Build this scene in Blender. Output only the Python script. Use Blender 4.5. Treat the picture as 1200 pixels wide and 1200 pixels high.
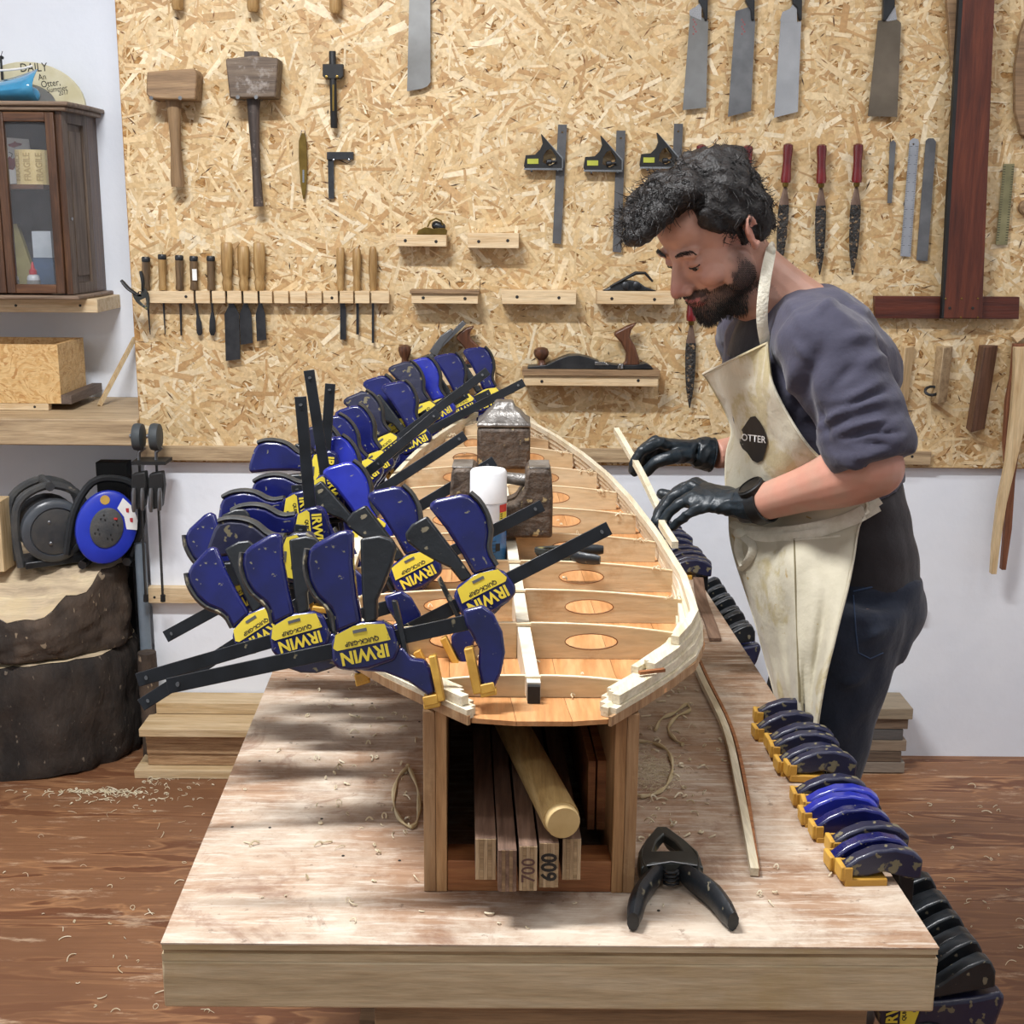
import bpy, bmesh, math, random
from mathutils import Vector, Matrix, noise
from mathutils.geometry import tessellate_polygon
from mathutils.bvhtree import BVHTree
random.seed(7)
R = math.radians
V = Vector
C = bpy.context.scene.collection
for o in list(bpy.data.objects): bpy.data.objects.remove(o)
# ------------------------------------------------------------------ camera
FOC = 1500.0; CAMH = 1.55; PITCH = R(13.0); ROLL = R(0.45)
c_f = V((0, math.cos(PITCH), -math.sin(PITCH)))
_r = V((1, 0, 0)); _u = V((0, math.sin(PITCH), math.cos(PITCH)))
c_r = _r*math.cos(ROLL) + _u*math.sin(ROLL)
c_u = _u*math.cos(ROLL) - _r*math.sin(ROLL)
CAM = V((0, 0, CAMH))
cd = bpy.data.cameras.new('camera'); cd.lens = 36*FOC/1200; cd.sensor_width = 36; cd.clip_start = .05
cam = bpy.data.objects.new('camera', cd); C.objects.link(cam)
cam.matrix_world = Matrix(((c_r.x, c_u.x, -c_f.x, 0), (c_r.y, c_u.y, -c_f.y, 0), (c_r.z, c_u.z, -c_f.z, CAMH), (0, 0, 0, 1)))
bpy.context.scene.camera = cam
def ray(px, py): return c_f + c_r*((px-600)/FOC) + c_u*((600-py)/FOC)
def U(px, py, zc): return CAM + ray(px, py)*zc
def onY(px, py, Y): r = ray(px, py); return CAM + r*(Y/r.y)
def onZ(px, py, Z): r = ray(px, py); return CAM + r*((Z-CAMH)/r.z)
# ------------------------------------------------------------------ world, lamps, exposure
sc = bpy.context.scene
sc.view_settings.view_transform = 'Standard'; sc.view_settings.look = 'None'
sc.view_settings.exposure = 0.07; sc.view_settings.gamma = 1; sc.view_settings.use_curve_mapping = False
w = bpy.data.worlds.new('world'); sc.world = w; w.use_nodes = True
w.node_tree.nodes['Background'].inputs[0].default_value = (.92, .955, 1, 1)
w.node_tree.nodes['Background'].inputs[1].default_value = 0.40
CEIL = 3.3
LAMPS = [(-.75, 1.65, 100, .9), (.9, .6, 10, 1.2), (-1.5, -1.2, 20, 1.2), (1.7, 2.2, 15, 1.2)]  # main overhead strip first, then three added as unseen fill lights
def area(x, y, e, L):
    l = bpy.data.lights.new('tube_light', 'AREA'); l.shape = 'RECTANGLE'; l.size = L; l.size_y = .16; l.energy = e
    l.color = (.985, .99, 1)
    o = bpy.data.objects.new('tube_light', l); C.objects.link(o); o.location = (x, y, CEIL-.13); return o
for a in LAMPS: area(*a)
# ------------------------------------------------------------------ object helpers
WM = {}
def tag(o, label=None, cat=None, group=None, kind=None):
    if label: o['label'] = label
    if cat: o['category'] = cat
    if group: o['group'] = group
    if kind: o['kind'] = kind
    return o
def thing(name, label, cat, loc=(0, 0, 0), group=None, M=None):
    o = bpy.data.objects.new(name, None); C.objects.link(o); o.empty_display_size = .05
    m = M if M is not None else Matrix.Translation(V(loc))
    o.matrix_world = m; WM[o.name] = m.copy()
    return tag(o, label, cat, group)
def lerp(a, b, t): return a + (b-a)*t
def frame(X, Z, loc=(0, 0, 0)):
    X = V(X).normalized(); Z = V(Z); Y = Z.cross(X).normalized(); Z = X.cross(Y)
    return Matrix(((X.x, Y.x, Z.x, loc[0]), (X.y, Y.y, Z.y, loc[1]), (X.z, Y.z, Z.z, loc[2]), (0, 0, 0, 1)))
def spline(pts, n):
    P = [V(p) for p in pts]; out = []
    if len(P) == 2: return [P[0].lerp(P[1], i/n) for i in range(n+1)]
    Q = [P[0]*2-P[1]] + P + [P[-1]*2-P[-2]]
    segs = len(P)-1
    for i in range(n+1):
        t = i/n*segs; k = min(int(t), segs-1); t -= k
        a, b, c, d = Q[k:k+4]
        out.append(.5*((2*b)+(c-a)*t+(2*a-5*b+4*c-d)*t*t+(3*b-a-3*c+d)*t**3))
    return out
class MB:
    def __init__(s): s.v = []; s.f = []; s.m = []; s.c = []; s.mat = 0; s.col = None
    def add(s, vs, fs):
        k = len(s.v); s.v += [V(v) for v in vs]
        for f in fs: s.f.append([i+k for i in f]); s.m.append(s.mat); s.c.append(s.col)
    def box(s, c, d, Mx=None):
        c = V(c); x, y, z = [q/2 for q in d]
        vs = [V((a*x, b*y, e*z)) for a in (-1, 1) for b in (-1, 1) for e in (-1, 1)]
        vs = [(Mx @ v if Mx else v)+c for v in vs]
        s.add(vs, [(0, 1, 3, 2), (4, 6, 7, 5), (0, 4, 5, 1), (2, 3, 7, 6), (0, 2, 6, 4), (1, 5, 7, 3)])
    def bar(s, a, b, w, h, up=(0, 0, 1)):     # square bar from a to b, w across, h along up
        a = V(a); b = V(b); F = frame(b-a, up).to_3x3(); s.box((a+b)/2, ((b-a).length, w, h), F)
    def prism(s, pts, d, holes=()):
        d = V(d); pts = [V(p) for p in pts]; n = len(pts)
        if not holes:
            s.add(pts+[p+d for p in pts], [list(range(n)), list(range(2*n-1, n-1, -1))]+[(i, i+n, (i+1) % n+n, (i+1) % n) for i in range(n)])
        else:
            loops = [pts]+[[V(p) for p in h] for h in holes]
            allp = [p for l in loops for p in l]; N = len(allp)
            t = tessellate_polygon(loops)
            fs = [tuple(q) for q in t]+[tuple(i+N for i in reversed(q)) for q in t]
            k = 0
            for l in loops:
                m = len(l); fs += [(k+i, k+i+N, k+(i+1) % m+N, k+(i+1) % m) for i in range(m)]; k += m
            s.add(allp+[p+d for p in allp], fs)
    def tube(s, pts, r, n=8, up=None, cap=True, sq=False):
        pts = [V(p) for p in pts]; m = len(pts)
        if not isinstance(r, (list, tuple)): r = [r]*m
        if len(r) == 2 and m != 2: r = [r]*m
        vs = []; ref = V(up) if up else None; prev = None
        for i, p in enumerate(pts):
            t = (pts[min(i+1, m-1)]-pts[max(i-1, 0)]).normalized()
            if ref is not None: a = ref - t*ref.dot(t)
            elif prev is None: a = t.orthogonal()
            else: a = prev - t*prev.dot(t)
            a.normalize(); prev = a; b = t.cross(a)
            ra, rb = r[i] if isinstance(r[i], (list, tuple)) else (r[i], r[i])
            for k in range(n):
                th = 2*math.pi*(k+(.5 if sq else 0))/n
                ca, sa = math.cos(th), math.sin(th)
                if sq: q = max(abs(ca), abs(sa)); ca /= q; sa /= q
                vs.append(p + a*(ra*ca) + b*(rb*sa))
        fs = [(i*n+k, i*n+(k+1) % n, (i+1)*n+(k+1) % n, (i+1)*n+k) for i in range(m-1) for k in range(n)]
        if cap: fs += [list(range(n-1, -1, -1)), list(range((m-1)*n, m*n))]
        s.add(vs, fs)
    def lathe(s, o, axis, prof, n=16):
        o = V(o); ax = V(axis).normalized(); a = ax.orthogonal().normalized(); b = ax.cross(a); m = len(prof)
        vs = [o+ax*h+(a*math.cos(2*math.pi*k/n)+b*math.sin(2*math.pi*k/n))*max(r, 1e-5) for r, h in prof for k in range(n)]
        fs = [(i*n+k, i*n+(k+1) % n, (i+1)*n+(k+1) % n, (i+1)*n+k) for i in range(m-1) for k in range(n)]
        fs += [list(range(n-1, -1, -1)), list(range((m-1)*n, m*n))]
        s.add(vs, fs)
    def ell(s, c, r, Mx=None, n=16, m=10):
        c = V(c); r = (r, r, r) if isinstance(r, (int, float)) else r
        vs = [V((0, 0, r[2]))]
        for i in range(1, m):
            th = math.pi*i/m
            for k in range(n):
                ph = 2*math.pi*k/n; vs.append(V((r[0]*math.sin(th)*math.cos(ph), r[1]*math.sin(th)*math.sin(ph), r[2]*math.cos(th))))
        vs.append(V((0, 0, -r[2]))); L = len(vs)-1
        fs = [(0, 1+k, 1+(k+1) % n) for k in range(n)]
        for i in range(m-2): fs += [(1+i*n+k, 1+(i+1)*n+k, 1+(i+1)*n+(k+1) % n, 1+i*n+(k+1) % n) for k in range(n)]
        fs += [(L, 1+(m-2)*n+(k+1) % n, 1+(m-2)*n+k) for k in range(n)]
        s.add([(Mx @ v if Mx else v)+c for v in vs], fs)
    def cap(s, a, b, ra, rb, n=14):              # tapered capsule
        a = V(a); b = V(b); d = b-a; t = d.normalized()
        prof = []
        for i in range(5): th = math.pi/2*(1-i/4); prof.append((ra*math.cos(th), -ra*math.sin(th)))
        for i in range(5): th = math.pi/2*i/4; prof.append((rb*math.cos(th), d.length+rb*math.sin(th)))
        s.lathe(a, t, prof, n)
    def grid(s, rows):
        n = len(rows[0]); vs = [p for r in rows for p in r]
        s.add(vs, [(i*n+k, i*n+k+1, (i+1)*n+k+1, (i+1)*n+k) for i in range(len(rows)-1) for k in range(n-1)])
    def build(s, name, mats, parent=None, smooth=None, bev=0, sub=0, solid=0, label=None, cat=None, group=None, kind=None, M=None, fix=True):
        if not isinstance(mats, (list, tuple)): mats = [mats]
        if M is not None: W = M
        elif parent is not None: W = WM[parent.name]
        else:
            xs = [v.x for v in s.v]; ys = [v.y for v in s.v]; zs = [v.z for v in s.v]
            W = Matrix.Translation(((min(xs)+max(xs))/2, (min(ys)+max(ys))/2, min(zs)))
        Wi = W.inverted()
        me = bpy.data.meshes.new(name); me.from_pydata([Wi @ v for v in s.v], [], s.f)
        for m in mats: me.materials.append(m)
        if len(mats) > 1: me.polygons.foreach_set('material_index', s.m)
        if any(c is not None for c in s.c):
            at = me.attributes.new('Col', 'FLOAT_COLOR', 'FACE')
            at.data.foreach_set('color', [q for c in s.c for q in ((*c, 1) if c else (1, 1, 1, 1))])
        if fix:
            bm = bmesh.new(); bm.from_mesh(me); bmesh.ops.recalc_face_normals(bm, faces=bm.faces); bm.to_mesh(me); bm.free()
        o = bpy.data.objects.new(name, me); C.objects.link(o)
        if parent is not None: o.parent = parent
        else: o.matrix_world = W
        WM[o.name] = W.copy()
        if solid: q = o.modifiers.new('solid', 'SOLIDIFY'); q.thickness = solid; q.offset = 0
        if bev: q = o.modifiers.new('bevel', 'BEVEL'); q.width = bev; q.segments = 2; q.limit_method = 'ANGLE'; q.angle_limit = R(35)
        if sub: q = o.modifiers.new('sub', 'SUBSURF'); q.levels = sub; q.render_levels = sub
        if smooth or sub or (smooth is None and bev):
            for p in me.polygons: p.use_smooth = True
            if not sub and smooth != 2:
                q = me.attributes.new('sharp_face', 'BOOLEAN', 'FACE') if False else None
                bm = bmesh.new(); bm.from_mesh(me)
                for e in bm.edges:
                    if len(e.link_faces) == 2 and e.calc_face_angle(0) > R(42): e.smooth = False
                bm.to_mesh(me); bm.free()
        return tag(o, label, cat, group, kind)
def clone(o, M=None, parent=None, label=None, group=None):
    c = o.copy(); C.objects.link(c)
    if parent is not None: c.parent = parent
    if M is not None: c.matrix_world = M if parent is None else c.matrix_world; WM[c.name] = M
    for ch in list(o.children): clone(ch, None, c)
    if label: c['label'] = label
    if group: c['group'] = group
    return c
def text_mesh(txt, size, depth=.0002, bold=0, narrow=1):
    cu = bpy.data.curves.new('t', 'FONT'); cu.body = txt; cu.size = size; cu.extrude = depth; cu.offset = bold
    cu.align_x = 'CENTER'; cu.align_y = 'CENTER'; cu.resolution_u = 3
    o = bpy.data.objects.new('t', cu); C.objects.link(o)
    dg = bpy.context.evaluated_depsgraph_get(); me = bpy.data.meshes.new_from_object(o.evaluated_get(dg))
    bpy.data.objects.remove(o)
    me.transform(Matrix.Diagonal((narrow, 1, 1, 1)))
    return me
def put_text(name, txt, size, M, mat, parent=None, bold=0, narrow=1, depth=.0002):
    me = text_mesh(txt, size, depth, bold, narrow); me.materials.clear(); me.materials.append(mat)
    W = WM[parent.name] if parent else Matrix()
    me.transform(W.inverted() @ M)
    o = bpy.data.objects.new(name, me); C.objects.link(o); o.parent = parent; WM[o.name] = W.copy()
    return o
# ------------------------------------------------------------------ materials
def lin(h):
    if isinstance(h, str):
        h = h.lstrip('#'); h = [int(h[i:i+2], 16)/255 for i in (0, 2, 4)]
    return tuple((c/12.92 if c <= .04045 else ((c+.055)/1.055)**2.4) for c in h)
def nodes(name):
    m = bpy.data.materials.new(name); m.use_nodes = True; nt = m.node_tree; return m, nt, nt.nodes['Principled BSDF']
def N(nt, t, **k):
    n = nt.nodes.new(t)
    for a, b in k.items():
        if a.startswith('i_'): n.inputs[a[2:].replace('_', ' ')].default_value = b
        else: setattr(n, a, b)
    return n
def coord(nt, scale=(1, 1, 1), rot=(0, 0, 0)):
    tc = N(nt, 'ShaderNodeTexCoord'); mp = N(nt, 'ShaderNodeMapping'); mp.inputs['Scale'].default_value = scale; mp.inputs['Rotation'].default_value = rot
    nt.links.new(tc.outputs['Object'], mp.inputs[0]); return mp.outputs[0]
def ramp(nt, src, stops):
    r = N(nt, 'ShaderNodeValToRGB'); e = r.color_ramp.elements
    while len(e) < len(stops): e.new(.5)
    for q, (p, c) in zip(e, stops): q.position = p; q.color = (*c, 1) if len(c) == 3 else c
    nt.links.new(src, r.inputs[0]); return r.outputs[0]
def mix(nt, f, a, b, mode='MIX'):
    m = N(nt, 'ShaderNodeMix', data_type='RGBA', blend_type=mode)
    for s, v in ((0, f), (6, a), (7, b)):
        if isinstance(v, (int, float)): m.inputs[s].default_value = v
        elif isinstance(v, tuple): m.inputs[s].default_value = (*v[:3], 1)
        else: nt.links.new(v, m.inputs[s])
    return m.outputs[2]
def noise_n(nt, vec, scale, detail=4, rough=.55, dist=0):
    n = N(nt, 'ShaderNodeTexNoise'); n.inputs['Scale'].default_value = scale; n.inputs['Detail'].default_value = detail
    n.inputs['Roughness'].default_value = rough; n.inputs['Distortion'].default_value = dist
    nt.links.new(vec, n.inputs['Vector']); return n.outputs['Fac']
def bump(nt, b, h, st, dist=.01):
    n = N(nt, 'ShaderNodeBump'); n.inputs['Strength'].default_value = st; n.inputs['Distance'].default_value = dist
    nt.links.new(h, n.inputs['Height']); nt.links.new(n.outputs[0], b.inputs['Normal'])
BW = [(0, 0, 0), (1, 1, 1)]
def mat(name, c1, c2=None, rough=.5, metal=0, sc_=20, bmp=0, bs=None, speck=None, sps=60, spt=.62, coat=0, stretch=(1, 1, 1), alpha=1, trans=0, emit=0):
    m, nt, b = nodes(name); c1 = lin(c1); c2 = lin(c2) if c2 else c1; v = coord(nt, stretch)
    b.inputs['Roughness'].default_value = rough; b.inputs['Metallic'].default_value = metal; b.inputs['Coat Weight'].default_value = coat
    f = noise_n(nt, v, sc_, 5)
    col = mix(nt, ramp(nt, f, [(.35, (0, 0, 0)), (.65, (1, 1, 1))]), c1, c2)
    if speck:
        g = noise_n(nt, v, sps, 3, .5); g = ramp(nt, g, [(spt, (0, 0, 0)), (spt+.03, (1, 1, 1))]); col = mix(nt, g, col, lin(speck))
        rr = ramp(nt, g, [(0, (rough,)*3), (1, (.75,)*3)]); nt.links.new(rr, b.inputs['Roughness'])
    nt.links.new(col, b.inputs['Base Color'])
    if bmp: bump(nt, b, noise_n(nt, v, bs or sc_*3, 4), bmp)
    if trans: b.inputs['Transmission Weight'].default_value = trans
    if alpha < 1: b.inputs['Alpha'].default_value = alpha
    return m
def wood(name, c1, c2, c3=None, grain='X', sc_=6, rough=.6, bmp=.25, st=14, dirt=None, dsc=5, dth=.5, dmix=1):
    m, nt, b = nodes(name); k = {'X': (1, st, st), 'Y': (st, 1, st), 'Z': (st, st, 1)}[grain]
    oi = N(nt, 'ShaderNodeObjectInfo'); v0 = coord(nt, k)
    ad = N(nt, 'ShaderNodeVectorMath', operation='ADD'); mu = N(nt, 'ShaderNodeMath', operation='MULTIPLY'); mu.inputs[1].default_value = 37
    nt.links.new(oi.outputs['Random'], mu.inputs[0]); nt.links.new(v0, ad.inputs[0]); nt.links.new(mu.outputs[0], ad.inputs[1]); v = ad.outputs[0]
    f = noise_n(nt, v, sc_, 6, .6, .4)
    st_ = [(.3, lin(c2)), (.5, lin(c1)), (.72, lin(c3 or c1))]
    col = ramp(nt, f, st_)
    fine = noise_n(nt, v, sc_*5, 3)
    col = mix(nt, .35, col, ramp(nt, fine, [(.3, (.35, .35, .35)), (.7, (1, 1, 1))]), 'MULTIPLY')
    if dirt:
        g = noise_n(nt, coord(nt), dsc, 8, .68); g = ramp(nt, g, [(dth-.06, (0, 0, 0)), (dth+.1, (dmix,)*3)]); col = mix(nt, g, col, lin(dirt))
    nt.links.new(col, b.inputs['Base Color']); b.inputs['Roughness'].default_value = rough
    if bmp: bump(nt, b, fine, bmp, .004)
    return m
def attrmat(name, rough=.6, grainsc=60, bmp=.3, tint=None):
    m, nt, b = nodes(name); a = N(nt, 'ShaderNodeAttribute', attribute_name='Col')
    f = noise_n(nt, coord(nt), grainsc, 5, .6)
    col = mix(nt, .5, a.outputs['Color'], ramp(nt, f, [(.3, (.55, .5, .45)), (.62, (1, 1, 1))]), 'MULTIPLY')
    nt.links.new(col, b.inputs['Base Color']); b.inputs['Roughness'].default_value = rough; bump(nt, b, f, bmp, .003)
    return m
m_white = mat('white_paint', '#edf1f7', '#e4e9f1', .7, sc_=3, bmp=.15, bs=25)
m_white2 = mat('ceiling_paint', '#e8e8ea', '#dddde0', .8, sc_=3)
m_flake = attrmat('strand_flakes', .55, 90)
m_osb = mat('strand_board_core', '#b98f57', '#8c6334', .8, sc_=60, bmp=.4)
m_pine = wood('pine', '#dcc29a', '#c5a273', '#e6d0aa', 'X', 5)
m_pineZ = wood('pine_upright', '#d6bb90', '#bd9a6a', '#e2cba2', 'Z', 5)
m_pineY = wood('pine_lengthwise', '#d3b78d', '#b5925f', '#e0c8a0', 'Y', 5)
m_grey_pine = wood('weathered_pine', '#b89f7c', '#8f775a', '#cdb591', 'X', 4)
m_dark = wood('dark_varnished_oak', '#573a27', '#392619', '#6f4e33', 'Z', 6, .4)
m_darkX = wood('dark_varnished_oak_rail', '#61402a', '#3e2719', '#7b5434', 'X', 6, .45)
m_panel = wood('grey_brown_oak', '#6b5a4c', '#4c3e34', '#83715f', 'Z', 6, .6)
m_mahog = wood('mahogany', '#5c2b1b', '#3f1b12', '#703823', 'Z', 4, .45)
m_mahogX = wood('mahogany_crosspiece', '#54261a', '#391811', '#66301f', 'X', 4, .45)
m_mallet = wood('worn_beech', '#8f7354', '#6f573e', '#a88a66', 'X', 5, .6)
m_malletZ = wood('worn_beech_handle', '#836746', '#62492f', '#9b7e59', 'Z', 5, .6)
m_mallet2 = wood('dirty_beech', '#6a5a4b', '#4b3e34', '#837462', 'X', 5, .6, dirt='#a8a19a', dsc=18, dth=.6)
m_mallet2Z = wood('blackened_beech_handle', '#40352f', '#2a2320', '#5a4c43', 'Z', 5, .5, dirt='#8a7f76', dsc=50, dth=.64)
m_handle = wood('boxwood_handle', '#a58250', '#7d5e33', '#bf9f6b', 'Z', 6, .4)
m_handle_dk = wood('stained_ash_handle', '#665036', '#443524', '#84694a', 'Z', 6, .4)
m_walnut = wood('walnut', '#5e3a26', '#3c2418', '#7c5136', 'Z', 6, .35)
m_redhandle = mat('red_lacquer', '#6e1419', '#4c0c12', .2, sc_=6, coat=.6)
m_steel = mat('dull_steel', '#8b8d8f', '#6b6d70', .38, .85, sc_=12)
m_steel_dk = mat('dark_steel', '#4a4c4f', '#35373a', .42, .8, sc_=20)
m_saw = mat('saw_steel', '#a4a5a4', '#84837f', .3, .75, sc_=6)
m_saw_brown = mat('oiled_saw_steel', '#7d7365', '#5f574b', .4, .6, sc_=7)
m_bright = mat('bright_steel', '#d2d4d6', '#b9bbbe', .25, .8, sc_=9)
m_rule = mat('satin_rule', '#a9aeb5', '#959aa2', .45, .5, sc_=9)
m_rasp = mat('rasp_steel', '#2c2c2b', '#4a4845', .5, .5, sc_=70, bmp=1, bs=120, speck='#a58c6d', sps=90, spt=.6)
m_rasp2 = mat('rasp_tang_steel', '#80695a', '#6a564a', .5, .5, sc_=30)
m_black = mat('black_plastic', '#17191b', '#222528', .35, sc_=20, bmp=.1)
m_blk_dirty = mat('glue_stained_black_plastic', '#15181b', '#20252a', .38, sc_=14, bmp=.15, speck='#77705c', sps=75, spt=.655)
m_matblack = mat('matt_black', '#0e0f10', '#1a1b1c', .6, sc_=20)
m_brass = mat('brass', '#8a733a', '#6a562a', .35, .8, sc_=20)
m_yellow = mat('yellow_print', '#e2cf45', '#cfb93a', .45, sc_=10, speck='#5d5637', sps=40, spt=.68)
m_yelpad = mat('yellow_rubber_pad', '#d3a545', '#b88a35', .5, sc_=25, bmp=.1)
m_yellabel = mat('spirit_level_vial', '#b3b84c', '#9ba03e', .3)
m_ctr = mat('concrete_grey', '#8d8b88', '#75736f', .8)
m_ink = mat('ink', '#1d1a18', '#26221f', .7)
m_chrome = mat('chrome', '#c9cbcd', '#a2a4a6', .18, .95)
m_paper = mat('white_print', '#e8e8e6', '#dcdcd8', .5)
# ------------------------------------------------------------------ room shell
YW = 3.54; YO = 3.52; YA = 3.95               # white wall face, strand board face
def struct(name, bmx, m, parent=None, **k): return bmx.build(name, m, parent, kind=None if parent else 'structure', **k)
XL, XR, YB = -2.7, 2.9, -2.6
def floor_mat():
    m, nt, b = nodes('floor_plywood')
    v = coord(nt, (1, 5.5, 1)); n1 = noise_n(nt, v, 1.9, 4, .55, .9)
    w_ = N(nt, 'ShaderNodeMath', operation='MULTIPLY'); w_.inputs[1].default_value = 19; nt.links.new(n1, w_.inputs[0])
    s_ = N(nt, 'ShaderNodeMath', operation='SINE'); nt.links.new(w_.outputs[0], s_.inputs[0])
    r1 = ramp(nt, s_.outputs[0], [(0, lin('#8c6243')), (.55, lin('#ab7d56')), (.9, lin('#764b30'))])
    g = noise_n(nt, coord(nt, (2, 50, 2)), 3, 5, .6)
    col = mix(nt, .55, r1, ramp(nt, g, [(.3, (.5, .45, .42)), (.65, (1, 1, 1))]), 'MULTIPLY')
    big = noise_n(nt, coord(nt, (1, 1.6, 1)), 1.4, 4, .6)
    col = mix(nt, ramp(nt, big, [(.44, (0, 0, 0)), (.62, (.75,)*3)]), col, lin('#6e4930'))
    wear = noise_n(nt, coord(nt, (1.4, 6, 1)), 4, 9, .72)
    col = mix(nt, ramp(nt, wear, [(.57, (0, 0, 0)), (.66, (.6,)*3)]), col, lin('#cdb294'))
    sx = N(nt, 'ShaderNodeSeparateXYZ'); nt.links.new(coord(nt), sx.inputs[0]); col = mix(nt, ramp(nt, sx.outputs[0], [(.30, (0, 0, 0)), (.305, (.75,)*3)]), col, mix(nt, .5, col, lin('#4e3024'), 'MULTIPLY')) if False else col
    nt.links.new(col, b.inputs['Base Color']); b.inputs['Roughness'].default_value = .55; bump(nt, b, g, .25, .004)
    return m
m_floor = floor_mat()
b = MB(); b.box(((XL+XR)/2, (YB+YA)/2, -.05), (XR-XL+.4, YA-YB+.4, .1)); FL = struct('floor', b, m_floor)
XJ = onY(149, 250, YO).x
b = MB(); b.box(((XJ+.001+XR)/2+.1, (YW+YA)/2+.06, CEIL/2), (XR-XJ+.2, YA-YW+.12, CEIL)); struct('wall_back', b, m_white)
b = MB(); b.box(((XL+XJ)/2-.1, YA+.06, CEIL/2), (XJ-XL+.2, .12, CEIL)); struct('wall_alcove', b, m_white)
b = MB(); b.box((XL-.06, (YB+YA)/2, CEIL/2), (.12, YA-YB, CEIL)); struct('wall_left', b, m_white)
b = MB(); b.box((XR+.06, (YB+YW)/2, CEIL/2), (.12, YW-YB, CEIL)); struct('wall_right', b, m_white)
b = MB(); b.box(((XL+XR)/2, (YB+YA)/2, CEIL+.05), (XR-XL+.4, YA-YB+.4, .1)); struct('ceiling', b, m_white2)
m_tube = mat('lamp_housing', '#e8e8e8', None, .4)
def emis(name, c, s):
    m, nt, b_ = nodes(name); b_.inputs['Emission Color'].default_value = (*c, 1); b_.inputs['Emission Strength'].default_value = s; return m
m_glow = emis('lamp_diffuser', (1, .97, .93), 3)
for (x, y, e, L), nm in zip(LAMPS, ('left of the bench', 'added as fill over the near right of the bench', 'added as fill behind the photographer on the left', 'added as fill near the right wall')):
    t = thing('ceiling_lamp', 'white strip lamp on the ceiling '+nm, 'lamp', (x, y, CEIL))
    b = MB(); b.box((x, y, CEIL-.04), (L+.1, .22, .08)); b.build('housing', m_tube, t, bev=.01)
    b = MB(); b.box((x, y, CEIL-.09), (L, .17, .02)); b.build('diffuser', m_glow, t)
# ---- strand board on the back wall, real flakes laid over a core
x0 = onY(149, 250, YO).x; zb = onY(640, 545, YO).z; zb_l = onY(400, 528, YO).z; x1 = XR-.02; z1 = 3.0
osb = thing('strand_board', 'large pale oriented strand board panel covering the upper back wall behind the tools', 'board', ((x0+x1)/2, YO, zb))
b = MB(); b.box(((x0+x1)/2, (YO+YW)/2-.001, (zb+z1)/2), (x1-x0, YW-YO-.003, z1-zb)); b.build('core', m_osb, osb)
rnd = random.Random(3)
b = MB(); fcol = [lin(c) for c in ('#e0c79c', '#d9bd8f', '#e6d1aa', '#d2b483', '#cfae7b', '#c8a471', '#eddcba', '#c6a272', '#dcc193', '#d6b988', '#e2cba0', '#bb9564', '#dec598')]
fx0, fx1, fz0, fz1 = x0+.002, 1.9, zb+.002, 2.2
NF = 22000
for i in range(NF):
    L = .03+.12*rnd.random()**1.5; wd = rnd.uniform(.002, .0165)*(.55+L*6)
    cx = rnd.uniform(fx0, fx1); cz = rnd.uniform(fz0, fz1); a = rnd.gauss(0, .95) if rnd.random() < .75 else rnd.uniform(0, math.pi)
    ca, sa = math.cos(a), math.sin(a); y = YO - .0002 - .0016*i/NF
    c = rnd.choice(fcol); k = rnd.uniform(.86, 1.04); b.col = tuple(min(1, q*k) for q in c)
    tl = rnd.uniform(-.0006, .0006); pts = []
    for (u, v_) in ((-.5, -.5+rnd.uniform(0, .3)), (-.5+rnd.uniform(0, .08), .5), (.5, .5-rnd.uniform(0, .35)), (.5-rnd.uniform(0, .1), -.5)):
        X = cx+u*L*ca-v_*wd*sa; Z = cz+u*L*sa+v_*wd*ca
        pts.append(V((min(max(X, fx0), fx1), y+tl*u*2, min(max(Z, fz0), fz1))))
    b.add(pts, [(0, 1, 2, 3)])
b.build('wood_flake', m_flake, osb, kind='stuff', fix=False)
# dark slivers
b = MB()
for i in range(500):
    cx = rnd.uniform(fx0, fx1-.03); cz = rnd.uniform(fz0+.01, fz1-.01); a = rnd.uniform(0, math.pi); L = rnd.uniform(.004, .018); wd = rnd.uniform(.0008, .0022)
    b.col = lin(rnd.choice(('#5a3a1e', '#7a4f28', '#3e2a18'))); ca, sa = math.cos(a), math.sin(a)
    b.add([V((cx+u*L*ca-v_*wd*sa, YO-.0021, cz+u*L*sa+v_*wd*ca)) for u, v_ in ((-1, 0), (0, 1), (1, 0), (0, -1))], [(0, 1, 2, 3)])
b.build('dark_sliver', m_flake, osb, kind='stuff', fix=False)
# ---- wall helpers: px polygons lifted off the wall
def W(px, py, off=0): return onY(px, py, YO-off)
def wpr(b, pts, off, th, holes=()): b.prism([W(x, y, off) for x, y in pts], V((0, th, 0)), [[W(x, y, off) for x, y in h] for h in holes])
def wbox(b, xa, ya, xb, yb, off, th): wpr(b, [(xa, ya), (xb, ya), (xb, yb), (xa, yb)], off, th)
def circ(x, y, r, n=12, ry=None, a0=0, a1=360): return [(x+r*math.cos(R(a0+(a1-a0)*i/n)), y+(ry or r)*math.sin(R(a0+(a1-a0)*i/n))) for i in range(n)]
def screws(b, pts, off, r=.0035):
    for x, y in pts: p = W(x, y, off); b.lathe(p+V((0, .004, 0)), (0, -1, 0), [(r, 0), (r, .0045), (r*.4, .005)], 8)
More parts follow.
